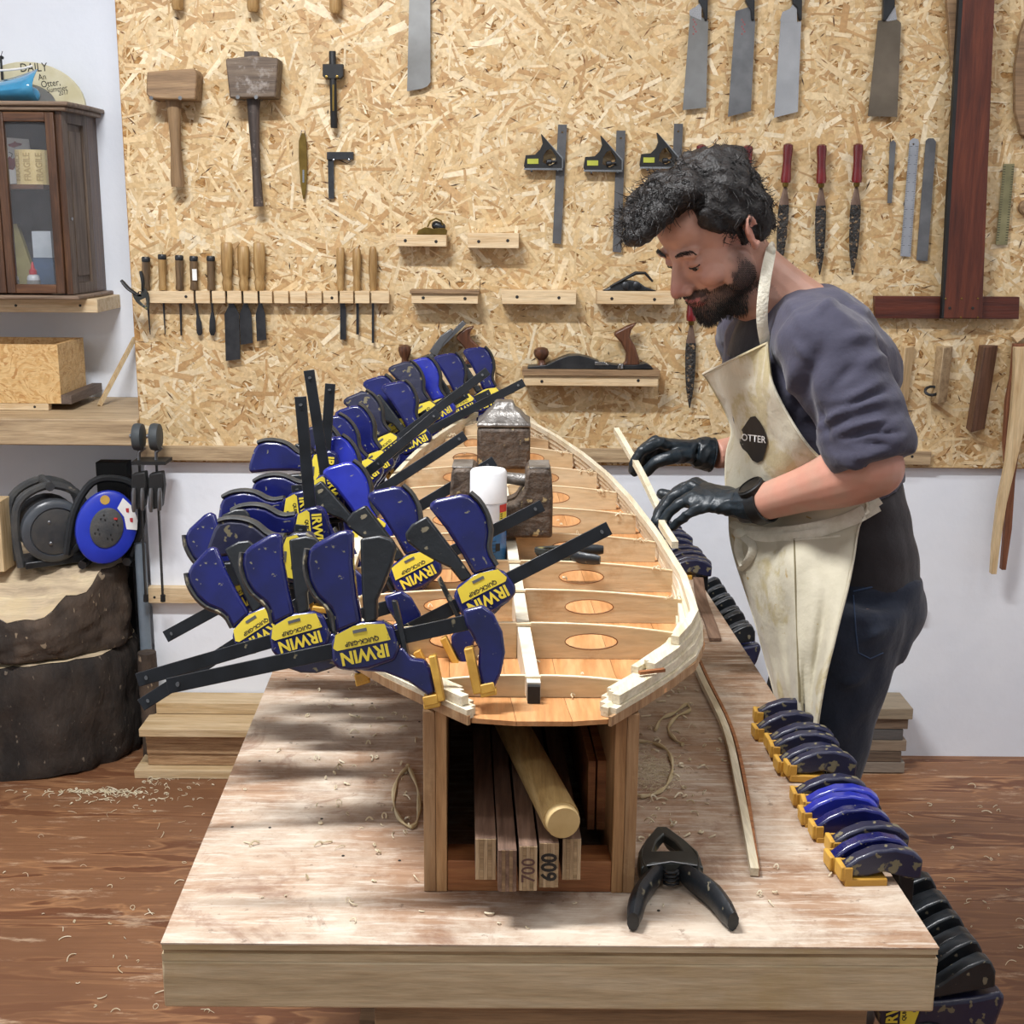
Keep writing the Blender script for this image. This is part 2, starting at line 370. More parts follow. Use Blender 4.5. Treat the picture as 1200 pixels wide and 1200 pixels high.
# ---- battens (part of the setting)
def batten(name, xa, ya, xb, yb, depth, m, scr=(), yw=YW):
    b = MB(); f = YO if yw == YO else yw
    p = [onY(xa, ya, f-depth), onY(xb, ya, f-depth), onY(xb, yb, f-depth), onY(xa, yb, f-depth)]
    zt = (p[0].z+p[1].z)/2; z0_ = (p[2].z+p[3].z)/2
    b.box(((p[0].x+p[1].x)/2, f-depth/2, (zt+z0_)/2), (p[1].x-p[0].x, depth-.0005, zt-z0_))
    o = b.build(name, m, bev=.0015); o['kind'] = 'structure'
    if scr:
        b = MB(); 
        for x, y in scr: q = onY(x, y, f-depth); b.lathe(q+V((0, .003, 0)), (0, -1, 0), [(.004, 0), (.004, .0035), (.001, .004)], 8)
        b.build('screw_head', m_ink, o)
    return o
batten('trim_1', 163, 524, 560, 541, .035, m_grey_pine)
batten('trim_2', 560, 527, 1092, 543, .035, m_grey_pine, [(1069, 535)])
batten('trim_3', 172, 690, 470, 708, .03, m_pine, [(181, 700)])
batten('trim_4', 900, 701, 1079, 718, .04, m_pine)
# ---- thick beam ledge on the left with its top face in view
LEDY = 3.50; LEDZ = onY(60, 491, LEDY).z; zb2 = onY(60, 522, LEDY).z
b = MB(); b.box(((XL+XJ)/2, (LEDY+YA-.001)/2, (LEDZ+zb2)/2), (XJ-.001-XL, YA-.001-LEDY, LEDZ-zb2)); led = b.build('trim_5', m_grey_pine, bev=.004); led['kind'] = 'structure'
# ------------------------------------------------------------------ shelves on the strand board
def shelf(name, xa, ya, xb, yb, depth, label, scr, top=None, group=None, m=None):
    t = thing(name, label, 'shelf', W((xa+xb)/2, yb, 0), group)
    A = W(xa, ya, depth); B_ = W(xb, yb, depth)
    b = MB(); b.box(((A.x+B_.x)/2, YO-depth/2-.002, (A.z+B_.z)/2), (B_.x-A.x, depth-.004, A.z-B_.z)); b.build('batten', m or m_pine, t, bev=.001)
    if top:
        b = MB(); T = W(xa, ya-top, depth); b.box(((A.x+B_.x)/2, YO-depth/2-.004, (A.z+T.z)/2+.0005), (B_.x-A.x+.008, depth+.006, T.z-A.z)); b.build('top_board', m_mallet, t, bev=.001)
    b = MB()
    for x, y in scr: q = W(x, y, depth); b.lathe(q+V((0, .003, 0)), (0, -1, 0), [(.0045, 0), (.0045, .0035), (.001, .004)], 8)
    b.build('screw_head', m_ink, t)
    return t
shelf('wall_shelf', 464, 275, 523, 289, .06, 'small pine shelf carrying the little block plane with brass cap', [(475, 282), (511, 283)])
shelf('wall_shelf', 548, 273, 608, 291, .06, 'short empty pine shelf right of the little block plane', [(561, 283), (595, 282)])
shelf('wall_shelf', 482, 344, 560, 356, .06, 'empty pine shelf with thin dark top board, right of the chisel rack', [(496, 349), (545, 350)], top=4)
shelf('wall_shelf', 588, 340, 675, 357, .055, 'empty pine shelf in the middle of the lower shelf row', [(606, 348), (655, 349)])
shelf('wall_shelf', 700, 341, 790, 357, .055, 'pine shelf partly behind the man\'s face carrying a black spokeshave', [(717, 350), (767, 351)])
shelf('wall_shelf', 463, 431, 580, 452, .07, 'pine shelf under the bench plane with two handles', [(559, 446)])
shelf('wall_shelf', 614, 440, 771, 453, .075, 'long pine shelf with grey top board under the jointer plane', [(635, 447), (748, 446)], top=7)
# ---- chisel rack: one strip with slots
rk = thing('chisel_rack', 'long slotted pine chisel rack screwed to the strand board', 'rack', W(300, 356, 0))
edges = [168, 227, 229, 246, 248, 264, 266, 283, 285, 302, 304, 319, 321, 338, 340, 358, 360, 377, 379, 396, 398, 414, 416, 433, 435, 456]
b = MB(); A = W(168, 341, .012); B_ = W(456, 356, .012); b.box(((A.x+B_.x)/2, YO-.006, (A.z+B_.z)/2), (B_.x-A.x, .012, A.z-B_.z)); b.build('backing', m_pine, rk)
for i in range(0, len(edges), 2):
    b = MB(); A = W(edges[i], 341, .034); B_ = W(edges[i+1], 355.5, .034); b.box(((A.x+B_.x)/2, YO-.0232, (A.z+B_.z)/2), (B_.x-A.x, .022, A.z-B_.z)); b.build('tooth', m_pine, rk, bev=.0008)
b = MB()
for x, y in ((218, 347.5), (389, 349)): q = W(x, y, .034); b.lathe(q+V((0, .002, 0)), (0, -1, 0), [(.004, 0), (.004, .0035), (.001, .004)], 8)
b.build('screw_head', m_ink, rk)
def rodp(b, x0, y0, x1, y1, off, r0, r1, n=10): b.tube([W(x0, y0, off), W(x1, y1, off)], [r0, r1], n)
def lathe_px(b, xa, ya, xb, yb, off, prof, n=14):      # prof: (radius px, t 0..1)
    A = W(xa, ya, off); B_ = W(xb, yb, off); s = 1/435
    L = (B_-A).length; b.lathe(A, B_-A, [(r*s, t*L) for r, t in prof], n)
# slim carving chisels with black caps; (x, top, tip y, tip kind)
for i, (x, y0, y1, tx, kind, lb) in enumerate([
    (171, 301, 392, 176, 'thin', 'dark handled carving chisel farthest left, mostly behind the spring clamp'),
    (190, 298, 392, 193.5, 'thin', 'carving chisel with plain straw handle and black cap, second from the left in the rack'),
    (210, 299, 393, 212.5, 'v', 'carving chisel with dark handle and black cap, third from the left in the rack'),
    (227, 300, 392, 233, 'gouge', 'carving chisel with silver sticker on its handle, fourth in the rack'),
    (247, 300, 392, 249, 'spoon', 'carving chisel with dark handle and black cap just left of the wide wooden handles')]):
    t = thing('carving_chisel', lb, 'chisel', W(x, 356, .02), 'black capped carving chisels')
    b = MB(); lathe_px(b, x, y0+4, x+.8, 340, .02, [(4.4, 0), (4.8, .3), (4.2, .8), (5, .93), (4.5, 1)]); b.build('handle', m_handle if i == 1 else m_handle_dk, t, smooth=1)
    b = MB(); lathe_px(b, x, y0, x, y0+6, .02, [(4.2, 0), (5, .2), (5, .8), (4.6, 1)]); b.build('end_cap', m_black, t, smooth=1)
    b = MB()
    if kind == 'gouge': rodp(b, x+1, 339, tx-1, 372, .0165, .004, .0035); b.tube([W(tx-1, 370, .0165), W(tx, 378, .0165), W(tx+1, 390, .0165), W(tx+1, 393, .0165)], [(.003, .004), (.003, .008), (.002, .0085), (.001, .004)], 10, up=(0, 1, 0))
    elif kind == 'spoon': rodp(b, x+1, 339, tx, 368, .0165, .004, .003); b.tube([W(tx, 366, .0165), W(tx, 376, .0165), W(tx, 388, .0165), W(tx, 393, .0165)], [(.003, .004), (.003, .0085), (.003, .0095), (.001, .005)], 10, up=(0, 1, 0))
    else: rodp(b, x+1, 339, tx, y1, .0165, .004, .0025 if kind == 'v' else .0012)
    b.build('blade', m_steel_dk, t, smooth=1)
    if i == 3:
        b = MB(); q = W(228, 322, .0315); b.box(q, (.012, .001, .03)); b.build('sticker', m_paper, t)
for i, (x, y0, bw, yb_, tx, lb) in enumerate([
    (265.5, 284, 17, 423, 271.5, 'wide paring chisel with brown wooden handle and the longest broad blade'),
    (285, 288, 14, 404, 287.5, 'broad chisel with light yellow handle between two brown handled ones'),
    (303.5, 284, 11, 400, 305, 'brown handled chisel with the shortest broad blade, right of the yellow handled one')]):
    t = thing('wood_chisel', lb, 'chisel', W(x, 356, .02), 'broad bench chisels')
    b = MB(); lathe_px(b, x, y0, x+1, 341, .02, [(5.5, 0), (6.8, .03), (7, .3), (6.6, .62), (4.6, .72), (6.2, .82), (5, .97), (4.5, 1)]); b.build('handle', m_handle, t, smooth=1)
    b = MB(); h = bw/2; yt = 363; ss = tx
    rodp(b, x+1, 340, ss-.7, yt, .017, .0045, .004)
    wpr(b, [(ss-2, yt-8), (ss+2, yt-8), (ss+h*.7, yt), (ss+h, yt+5), (ss+h+1.5, yb_-2), (ss-h+1.5, yb_), (ss-h, yt+5), (ss-h*.7, yt)], .021, .004)
    b.build('blade', m_steel_dk, t)
for i, (x, y0, tx, yb_, w_, lb) in enumerate([
    (399, 290, 402, 398, 3.5, 'wooden handled chisel, left one of the right hand trio in the rack'),
    (418, 291, 419, 392, 1.6, 'wooden handled narrow chisel in the middle of the right hand trio'),
    (437, 289, 437, 402, 1.4, 'slim wooden handled chisel at the right end of the rack')]):
    t = thing('wood_chisel', lb, 'chisel', W(x, 356, .02), 'small chisels at the right end of the rack')
    b = MB(); lathe_px(b, x, y0, x, 341, .02, [(3.5, 0), (4.8, .04), (5.2, .35), (4.4, .6), (3.6, .68), (4.8, .8), (3.4, 1)] if i < 2 else [(3, 0), (4.5, .08), (5.2, .5), (3.4, 1)]); b.build('handle', m_handle, t, smooth=1)
    b = MB(); wpr(b, [(x-1.5, 339), (x+1.5, 339), (tx+w_, 362), (tx+w_, yb_), (tx-w_, yb_), (tx-w_, 362)], .0175, .003); b.build('blade', m_steel_dk, t)
# ---- three handles hanging in at the top edge
for x, yb_, lb in ((208, 12, 'left of the three round wooden handle ends hanging at the top edge'), (296.5, 14, 'middle of the three round wooden handle ends at the top edge'), (393, 16, 'right of the three round wooden handle ends at the top edge')):
    b = MB(); lathe_px(b, x, yb_-62, x, yb_, .025, [(3, 0), (5, .1), (6.4, .7), (6.8, .92), (5, 1)]); t = b.build('tool_handle', m_handle, smooth=1, label=lb, cat='handle', group='wooden handle ends at the top edge')
# ---- mallets
def pins(pts, off=.03):
    return pts
def mallet(lb, head, top, handle, mh, mz, tenon=None, pinsx=(), yp=0):
    t = thing('mallet', lb, 'mallet', W(*handle[len(handle)//2], 0), 'mallets on the strand board')
    b = MB(); wpr(b, head, .075, .07); b.build('head', mh, t, bev=.004)
    b = MB(); pts = [W((l[0]+r[0])/2, (l[1]+r[1])/2, .04) for l, r in zip(handle[::2], handle[1::2])]
    b.tube(spline(pts, 14), [((r_), .011) for r_ in [q/435/2 for q in [v.x for v in spline([V((abs(r[0]-l[0]), 0, 0)) for l, r in zip(handle[::2], handle[1::2])], 14)]]], 12, up=(1, 0, 0)); b.build('handle', mz, t, smooth=1)
    if tenon: b = MB(); wpr(b, tenon, .052, .024); b.build('tenon', mz, t, bev=.001)
    b = MB()
    for x in pinsx: q = W(x, yp, .0); b.lathe(q, (0, -1, 0), [(.0035, 0), (.0035, .078), (.005, .078), (.005, .08)], 10)
    b.build('support_pin', m_steel, t)
mallet('light brown beech mallet with rectangular head and waisted handle, the left one', [(172, 84), (227, 80), (231, 86), (229, 117), (176, 116), (171, 110)], None,
       [(194, 116), (213, 116), (196, 130), (212, 130), (200, 170), (212, 170), (200, 208), (216, 208), (201, 219), (216, 219)], m_mallet, m_malletZ, None, (187, 220), 118)
mallet('big worn dark mallet with blackened handle, the right one', [(264, 69), (296, 65), (326, 68), (323, 114), (269, 115)], None,
       [(289, 115), (305, 115), (291, 140), (304, 140), (295, 190), (305, 190), (297, 242), (309, 242)], m_mallet2, m_mallet2Z, [(286, 60), (302, 60), (303, 67), (286, 67)], (286, 307), 117)
# ---- marking gauge
t = thing('marking_gauge', 'black wheel marking gauge hanging right of the dark mallet', 'gauge', W(390, 150, 0))
b = MB(); wpr(b, [(378, 75), (402, 75), (402, 89), (399, 92), (381, 92), (378, 89)], .035, .02); b.build('fence', m_matblack, t, bev=.001)
b = MB(); lathe_px(b, 389.5, 60, 391.5, 150, .025, [(3.5, 0), (4, .01), (4, .99), (3.5, 1)]); b.build('stem', m_matblack, t, smooth=1)
b = MB(); wbox(b, 389.5, 99, 391.5, 130, .0355, .003); b.build('brass_scale', m_brass, t)
b = MB(); screws(b, [(382.5, 90), (395, 90)], .037, .004); b.build('brass_screw', m_brass, t)
t = thing('marking_knife', 'slim tarnished brass knife hanging on a nail below the right mallet', 'knife', W(355, 236, 0))
b = MB(); wpr(b, [(353, 156), (357, 156), (359, 165), (360, 190), (359, 220), (357, 233), (355, 233), (352, 215), (350, 185), (350, 165)], .014, .007); b.build('body', m_brass, t, bev=.001)
b = MB(); b.tube([W(352, 160, .012), W(353.5, 153, .016), W(357, 153, .016), W(358, 160, .012)], .0012, 6); wbox(b, 354.5, 199, 356.5, 214, .0155, .002); b.build('wire_loop', m_chrome, t)
t = thing('engineer_square', 'small dark steel engineer\'s square hooked below the marking gauge', 'square', W(398, 235, 0))
b = MB(); wpr(b, [(383, 178), (414, 178), (414, 187), (383, 187)], .018, .014); b.build('stock', m_steel_dk, t, bev=.0006)
b = MB(); wpr(b, [(384, 185), (391, 185), (391.5, 233), (385, 233)], .012, .003); b.build('blade', m_steel_dk, t)
b = MB(); screws(b, [(391, 187.5), (409, 187.5)], .02, .003); b.build('screw', m_chrome, t)
# ---- block plane and other planes
t = thing('block_plane', 'little block plane with brass cap on the small upper shelf', 'plane', W(505, 272, .03))
b = MB(); wpr(b, [(488, 275), (490, 270), (498, 266), (508, 268), (520, 267), (524, 270), (523, 275)], .055, .03); b.build('body', m_brass, t, bev=.001)
b = MB(); b.cap(W(511, 264, .04), W(517, 266, .04), .012, .012); b.build('lever_cap', m_black, t, smooth=1)
b = MB(); b.tube([W(501, 266, .06), W(504, 259, .06), W(511, 256, .06), W(517, 259, .06), W(519, 264, .06)], .0025, 6); b.build('brass_rim', m_brass, t, smooth=1)
t = thing('spokeshave', 'black spokeshave lying on the shelf beside the man\'s forehead', 'plane', W(745, 340, .03))
b = MB(); wpr(b, [(706, 341), (712, 338), (722, 332), (735, 328), (748, 330), (756, 336), (770, 341)], .05, .035); b.build('body', m_steel_dk, t, bev=.003)
b = MB(); b.tube([W(715, 336, .052), W(730, 328, .052), W(745, 320, .052), W(756, 320, .045), W(765, 330, .045)], [.003, .004, .005, .004, .003], 8); b.build('lever', m_matblack, t, smooth=1)
b = MB()
for x in (733, 746): b.lathe(W(x, 334.5, .052), (0, -1, 0), [(.01, 0), (.01, .006), (.006, .008)], 12)
b.build('knob', m_steel_dk, t, smooth=1)
t = thing('bench_plane', 'worn bench plane with dark round knob and open rear handle on the left shelf', 'plane', W(515, 430, .03))
b = MB(); wpr(b, [(467, 431), (468, 428), (480, 426), (490, 421), (500, 417), (512, 418), (540, 427), (563, 427), (565, 431)], .062, .05); b.build('body', m_steel_dk, t, bev=.001)
b = MB(); lathe_px(b, 474, 404, 475, 428, .038, [(3, 0), (7, .08), (8, .25), (6.5, .5), (4, .68), (4.5, .85), (6.5, 1)]); b.build('knob', m_walnut, t, smooth=1)
b = MB(); b.bar(W(499, 419, .038), W(546, 377, .038), .048, .006, (0, -1, 0)) if False else wpr(b, [(499, 420), (504, 421), (546, 380), (542, 376)], .058, .04); b.build('blade_iron', m_steel, t, bev=.0006)
b = MB(); wpr(b, [(503, 412), (516, 394), (528, 386), (532, 389), (520, 402), (512, 418)], .06, .044); b.build('lever_cap', m_steel, t, bev=.001)
b = MB(); wpr(b, [(556, 382), (547, 384), (537, 391), (534, 396), (541, 404), (548, 413), (546, 424), (538, 429), (564, 430), (565, 420), (561, 405), (552, 398), (550, 391)], .05, .026); b.build('rear_handle', m_walnut, t, bev=.004)
t = thing('jointer_plane', 'long jointer plane with brown knob and tall curved handle', 'plane', W(695, 432, .03))
b = MB(); wpr(b, [(618, 432.5), (619, 430), (640, 428), (655, 421), (666, 417), (678, 416.5), (690, 419), (705, 425), (722, 428), (745, 428), (757, 426), (763, 429), (766, 432.5)], .066, .055); b.build('body', m_steel_dk, t, bev=.001)
b = MB(); lathe_px(b, 634, 407, 635, 428, .04, [(4, 0), (8, .1), (9.2, .3), (8, .5), (4, .7), (4, .85), (6, 1)]); b.build('knob', m_walnut, t, smooth=1)
b = MB(); wpr(b, [(747, 378), (735, 382), (722, 389), (719, 392), (728, 402), (734, 414), (733, 424), (727, 429), (750, 429), (749, 420), (744, 405), (738, 395), (740, 387)], .053, .026); b.build('rear_handle', m_walnut, t, bev=.005)
b = MB(); wpr(b, [(697, 424), (708, 424), (714, 428), (697, 428)], .067, .05); lathe_px(b, 727, 426, 727, 432, .068, [(4, 0), (4, 1)]); b.build('fitting', m_chrome, t, bev=.001)
# ---- saws
def saw(lb, outline, m, tang, hand, gr='pull saws with metal blades', mark=False):
    t = thing('pull_saw', lb, 'saw', W(*outline[0], 0), gr)
    b = MB(); wpr(b, outline, .018, .0016); b.build('blade', m, t)
    if tang: b = MB(); wpr(b, tang, .019, .0028); b.build('blade_neck', m_bright, t)
    if hand: b = MB(); wpr(b, hand, .026, .018); b.build('handle', m_black, t, bev=.003)
    if mark:
        b = MB()
        for k in range(7): x, y = mark; b.add([W(x+(k % 3-1)*1.6-.7, y+k*2.8, .0183), W(x+(k % 3-1)*1.6+1, y+k*2.8, .0183), W(x+(k % 3-1)*1.6+.8, y+k*2.8+2.2, .0183), W(x+(k % 3-1)*1.6-.9, y+k*2.8+1.8, .0183)], [(0, 1, 2, 3)])
        b.build('red_mark', mat('faded_red_print', '#8a4a4a', '#9b6767'), t)
    return t
saw('plain steel saw blade hanging alone at the top, left of centre', [(481, -60), (504, -60), (504.5, 96), (501, 101), (494, 104), (477, 107)], m_saw, None, None, 'saw blade alone')
saw('pull saw with bluish steel blade, leftmost of the four', [(809, 14), (830, 24), (827.5, 126), (800, 129)], m_saw, [(808, 12), (815, 8), (822, 2), (822, 24), (808, 18)], [(817, -40), (830, -40), (829.5, 24), (826, 24), (824, 10), (819, 2)], mark=(814, 22))
saw('pull saw with matt grey blade, second of the four', [(862, 13), (878, 8), (885, 24), (880, 130), (853, 137)], m_steel, None, [(874, -40), (885, -40), (884.5, 24), (881, 24), (880, 12), (874, 2)], mark=(871, 22))
saw('pull saw with shiny copper tinted blade, third of the four', [(915, 22), (930, 26), (939, 25), (935, 131), (907, 138)], m_bright, [(914, 24), (917, 14), (926, 10), (930, 3), (934, 3), (934, 26), (916, 26)], [(927, -40), (941, -40), (940, 24), (937, 24), (935, 10), (929, 4)])
saw('pull saw with brownish dull blade, apart to the right of the others', [(1029, 24), (1050, 22), (1056, 27), (1051.5, 137), (1017, 136)], m_saw_brown, [(1037, 24), (1049, 7), (1050, 14), (1051, 23), (1040, 25)], [(1036, -40), (1050, -40), (1049, 8), (1038, 25), (1035, 24)])
# ---- combination squares
def combo(lb, dx, dy, yt, yb_, xt, xb):
    t = thing('combination_square', lb, 'square', W(645+dx, 200+dy, 0), 'combination squares in a row')
    b = MB(); o = [(614, 194), (616, 182), (627, 181), (633, 175), (636, 168), (634, 157), (659, 185), (659, 197), (615, 197)]
    hole = [(636, 190), (637, 182), (641, 176), (646, 174), (652, 184), (650, 191), (644, 194)]
    sh = lambda P_: [(x+dx, y+dy) for x, y in P_]
    b.prism([W(x, y, .03) for x, y in sh(o)], V((0, .02, 0)), [[W(x, y, .03) for x, y in sh(hole)]]); b.build('head', m_matblack, t)
    b = MB(); wpr(b, sh([(614, 197), (659, 197), (659.5, 199.5), (614, 199)]), .031, .022); wpr(b, sh([(634.5, 157), (660, 185), (660, 197), (658.5, 197), (658.5, 186)]), .031, .022); b.build('machined_edge', m_chrome, t)
    b = MB(); wpr(b, sh([(618, 186), (631, 186), (631, 192), (618, 192)]), .0315, .002); b.build('level_vial', m_yellabel, t)
    b = MB(); lathe_px(b, 640+dx, 190+dy, 652+dx, 189+dy, .034, [(1.5, 0), (3, .1), (3, .5), (1.5, .6), (1.5, 1)]); b.build('locking_screw', m_steel_dk, t, smooth=1)
    b = MB(); hx = (xt+xb)/2+3.5; wpr(b, [(xt, yt), (xt+10.5, yt), (xb+10, yb_), (xb, yb_-1)], .014, .0025, [circ(xt+5, yt+9, 1.3, 8)]); b.build('rule_blade', m_steel_dk if False else mat('grey_rule', '#626365', '#525355', .5, .4), t)
    b = MB(); screws(b, sh([(623, 200.5), (654, 200.5)]), .03, .003); b.build('support_screw', m_steel_dk, t)
combo('black combination square farthest left of the three', 0, 0, 146, 286, 654, 647.5)
combo('black combination square in the middle, its blade running behind the hair', 70, 2, 153, 296, 722.5, 718)
combo('black combination square nearest the man\'s head, blade mostly hidden', 136, -1.5, 145, 200, 790, 788)
# ---- rasps with red handles
def rasp(lb, x, yt, tx, yb_, brown=0):
    t = thing('rasp', lb, 'rasp', W(x, yb_, 0), 'red handled rasps hanging in a row')
    b = MB(); hy = yt+46; mid = lambda y: x+(tx-x)*(y-yt)/(yb_-yt)
    lathe_px(b, x, yt, mid(hy), hy, .025, [(3, 0), (5.5, .04), (6, .14), (5, .45), (5.4, .7), (6.2, .9), (5.5, 1)]); b.build('handle', m_redhandle, t, smooth=1)
    b = MB(); lathe_px(b, mid(hy-1), hy-1, mid(hy+5), hy+5, .025, [(3.6, 0), (3.6, .6), (3, 1)]); b.build('ferrule', m_brass, t, smooth=1)
    b = MB(); pts = [W(mid(y), y, .02) for y in (hy+4, hy+14, hy+24, hy+27)]; b.tube(pts, [(.004, .0025), (.0085, .003), (.013, .0035), (.0135, .0035)], 8, up=(1, 0, 0)); b.build('tang', m_rasp2, t, smooth=1)
    b = MB(); ys = [hy+26, hy+38, (hy+yb_)/2+10, yb_-22, yb_-8, yb_]; wd = [.0135, .0148, .0138, .0105, .005, .0015]
    b.tube([W(mid(y), y, .02) for y in ys], [(q, .0038) for q in wd], 8, up=(1, 0, 0)); b.build('blade', m_rasp, t, smooth=1)
    # teeth
    b = MB(); rr = random.Random(int(x))
    for i in range(70):
        y = hy+28+rr.random()*(yb_-hy-38); xx = mid(y)+rr.uniform(-4, 4)*min(1, (yb_-y)/50); q = W(xx, y, .024); b.add([q+V((-.0012, 0, 0)), q+V((.0012, 0, 0)), q+V((0, -.0016, .0008)), q+V((0, 0, .0022))], [(0, 1, 2), (1, 3, 2), (3, 0, 2)])
    b.build('teeth', m_rasp2, t, kind='stuff', fix=False)
rasp('red handled rasp whose lower half disappears behind the man\'s hair, left one', 822, 169, 819, 300)
rasp('red handled rasp just above the back of the man\'s head', 876.5, 170, 872, 300)
rasp('red handled rasp with glue specks, right of the head above the apron strap', 924, 168, 913, 318)
rasp('red handled rasp with dark blade, second from the right', 963, 169, 960.5, 322)
rasp('red handled rasp farthest right, with brown worn blade', 1006, 168, 999, 322)
rasp('rasp with cross hatched blade hanging below the man\'s beard', 811, 330, 808, 478)
# ---- rulers and files
t = thing('needle_file', 'short narrow steel strip left of the two rulers', 'file', W(1043, 240, 0)); b = MB(); wpr(b, [(1043, 167), (1047, 164), (1050, 167), (1045, 238), (1040, 238)], .01, .003); b.build('blade', m_steel, t)
t = thing('steel_rule', 'light satin steel ruler with graduations hanging on a pin', 'ruler', W(1068, 301, 0))
b = MB(); wpr(b, [(1066, 165), (1070, 162), (1076, 163), (1077, 167), (1067, 301), (1055, 300)], .01, .0015, [circ(1070.5, 169, 1.2, 8)]); b.build('blade', m_rule, t)
b = MB()
for k in range(60):
    f = (k+3)/64; xa = 1066+(1055-1066)*f; xb = 1077+(1067-1077)*f; y = 165+135*f; L = 4 if k % 5 == 0 else 2
    for q, s in ((xa, 1), (xb, -1)): b.add([W(q, y, .0102), W(q+L*s, y+.1, .0102), W(q+L*s, y+.5, .0102), W(q, y+.4, .0102)], [(0, 1, 2, 3)])
b.build('graduations', m_ink, t, kind='stuff', fix=False)
t = thing('flat_file', 'plain dark grey file with rounded top, right of the satin ruler', 'file', W(1083, 305, 0)); b = MB(); wpr(b, [(1085, 165), (1088, 162), (1094, 162), (1097, 166), (1087, 306), (1074, 305)], .011, .003); b.build('blade', m_steel, t)
t = thing('folding_rule', 'old green brass ruler near the right edge of the picture', 'ruler', W(1175, 288, 0))
b = MB(); wpr(b, [(1176, 192), (1189, 192), (1180.5, 287), (1167, 287)], .012, .003); b.build('blade', mat('green_brass', '#918c68', '#757152', .45, .4), t)
b = MB()
for k in range(30):
    f = (k+1)/32; xa = 1176-9*f; xb = 1189-8.5*f; y = 192+95*f
    for q, s in ((xa, 1), (xb, -1)): b.add([W(q, y, .0122), W(q+3*s, y, .0122), W(q+3*s, y+.7, .0122), W(q, y+.7, .0122)], [(0, 1, 2, 3)])
b.build('graduations', m_ink, t, kind='stuff', fix=False)
# ---- T-square
t = thing('tee_square', 'very large dark mahogany tee square hanging upside down', 'square', W(1120, 375, 0))
b = MB(); wpr(b, [(1132, -60), (1168, -60), (1151, 373), (1104, 373)], .05, .018); b.build('blade', m_mahog, t, bev=.001)
b = MB(); wpr(b, [(1127.5, -60), (1132, -60), (1106, 373), (1103.5, 373), (1110, 240)], .0505, .018); b.build('dark_edge', m_matblack, t)
b = MB(); wpr(b, [(1025, 347), (1195, 348), (1194, 374), (1026, 373)], .0318, .02); b.build('stock', m_mahogX, t, bev=.001)
b = MB(); screws(b, [(1108, 350), (1127, 350), (1146, 350), (1146, 372), (1126, 372)], .0515, .0025); b.build('brass_screw', m_brass, t)
b = MB(); screws(b, [(1113, 361), (1140, 361)], .0515, .004); b.build('dark_screw', m_ink, t)
# ---- bent wood pieces at the right edge
b = MB(); wpr(b, [(1106, -50), (1124, -50), (1124, 84), (1116, 84), (1113, 40)], .03, .02); b.build('curved_wood_sample', m_mallet, bev=.002, label='pale curved wooden strip hanging just left of the tee square blade', cat='strip')
b = MB(); wpr(b, [(1203, 20), (1196, 40), (1190, 80), (1190, 130), (1197, 158), (1215, 162), (1215, 20)], .03, .02); b.build('curved_wood_offcut', m_mallet, bev=.002, label='rounded brown wooden piece cut off by the right edge at mid upper height', cat='offcut')
b = MB(); b.lathe(W(1201, 243, .0), (0, -1, 0), [(.02, 0), (.022, .02), (.018, .025)], 14); b.build('wooden_peg', m_mallet, smooth=1, label='small round wooden peg on the strand board at the right edge', cat='peg')
b = MB(); b.bar(W(1188, 398, .02), W(1206, 384, .02), .02, .02); b.build('wooden_peg', m_pine, label='short pale peg sticking out above the hanging strips at the right edge', cat='peg')
def block(name, xa, xm, xb, ya, yb_, dp, m, lb, lean=2):
    # block turned so two faces show
    b = MB(); a = W(xa, ya, 0); bb = W(xm, ya+2, dp); c = W(xb, ya+2, .012); d = W((xa+xb)/2+4, ya, -.0)
    h = W(xa-lean, yb_, 0).z-W(xa, ya, 0).z
    def sh(p): return V((p.x, min(p.y, YO-.001), a.z))
    b.prism([sh(a), sh(bb), sh(c), sh(d)], V((-lean/435, 0, h))); return b.build(name, m, bev=.002, label=lb, cat='block')
block('wooden_block', 1056, 1061, 1072, 405, 469, .05, m_pineZ, 'pale pine block fixed upright beside the man\'s back, left of three', 3)
t = block('wooden_block', 1097, 1106, 1117, 405, 470, .06, m_grey_pine, 'greyish pine block holding a metal ring, the middle one of three', 2)
b = MB(); b.tube([W(1092+8*math.cos(a/10), 458+5*math.sin(a/10), .035+.01*math.sin(a/10)) for a in range(0, 60, 5)], .004, 8); b.build('metal_ring', m_steel_dk, smooth=1, label='dark metal ring leaning against the middle wooden block', cat='ring')
block('wooden_block', 1147, 1154, 1170, 404, 502, .07, m_mallet2Z if False else wood('brown_hardwood', '#6b4a38', '#4e3427', '#7f5a45', 'Z', 5), 'tall brown hardwood block fixed upright, right of the pine blocks', 7)
b = MB()
L_ = [(1190, 407), (1189, 440), (1186, 480), (1180, 540), (1170, 590), (1164, 640), (1162, 673)]
Rr = [(1215, 407), (1212, 440), (1206, 480), (1192, 540), (1180, 590), (1172, 640), (1168, 673)]
wpr(b, L_+Rr[::-1], .06, .02, ); b.build('bent_strip', m_pineZ, bev=.001, label='long pale bent wooden strip hanging at the right edge, the front one', cat='strip')
b = MB(); screws(b, [(1195, 420)], .0605, .004)
L_ = [(1189, 403), (1186, 440), (1180, 470), (1177, 520), (1180, 560), (1178, 620), (1174, 668)]
Rr = [(1215, 403), (1205, 440), (1200, 470), (1196, 520), (1190, 560), (1186, 620), (1179, 668)]
b = MB(); wpr(b, L_+Rr[::-1], .035, .02); b.build('bent_strip', wood('red_brown_strip', '#86543a', '#6a3f2a', '#a06a4a', 'Z', 5), bev=.001, label='long reddish bent wooden strip hanging behind the pale one', cat='strip')
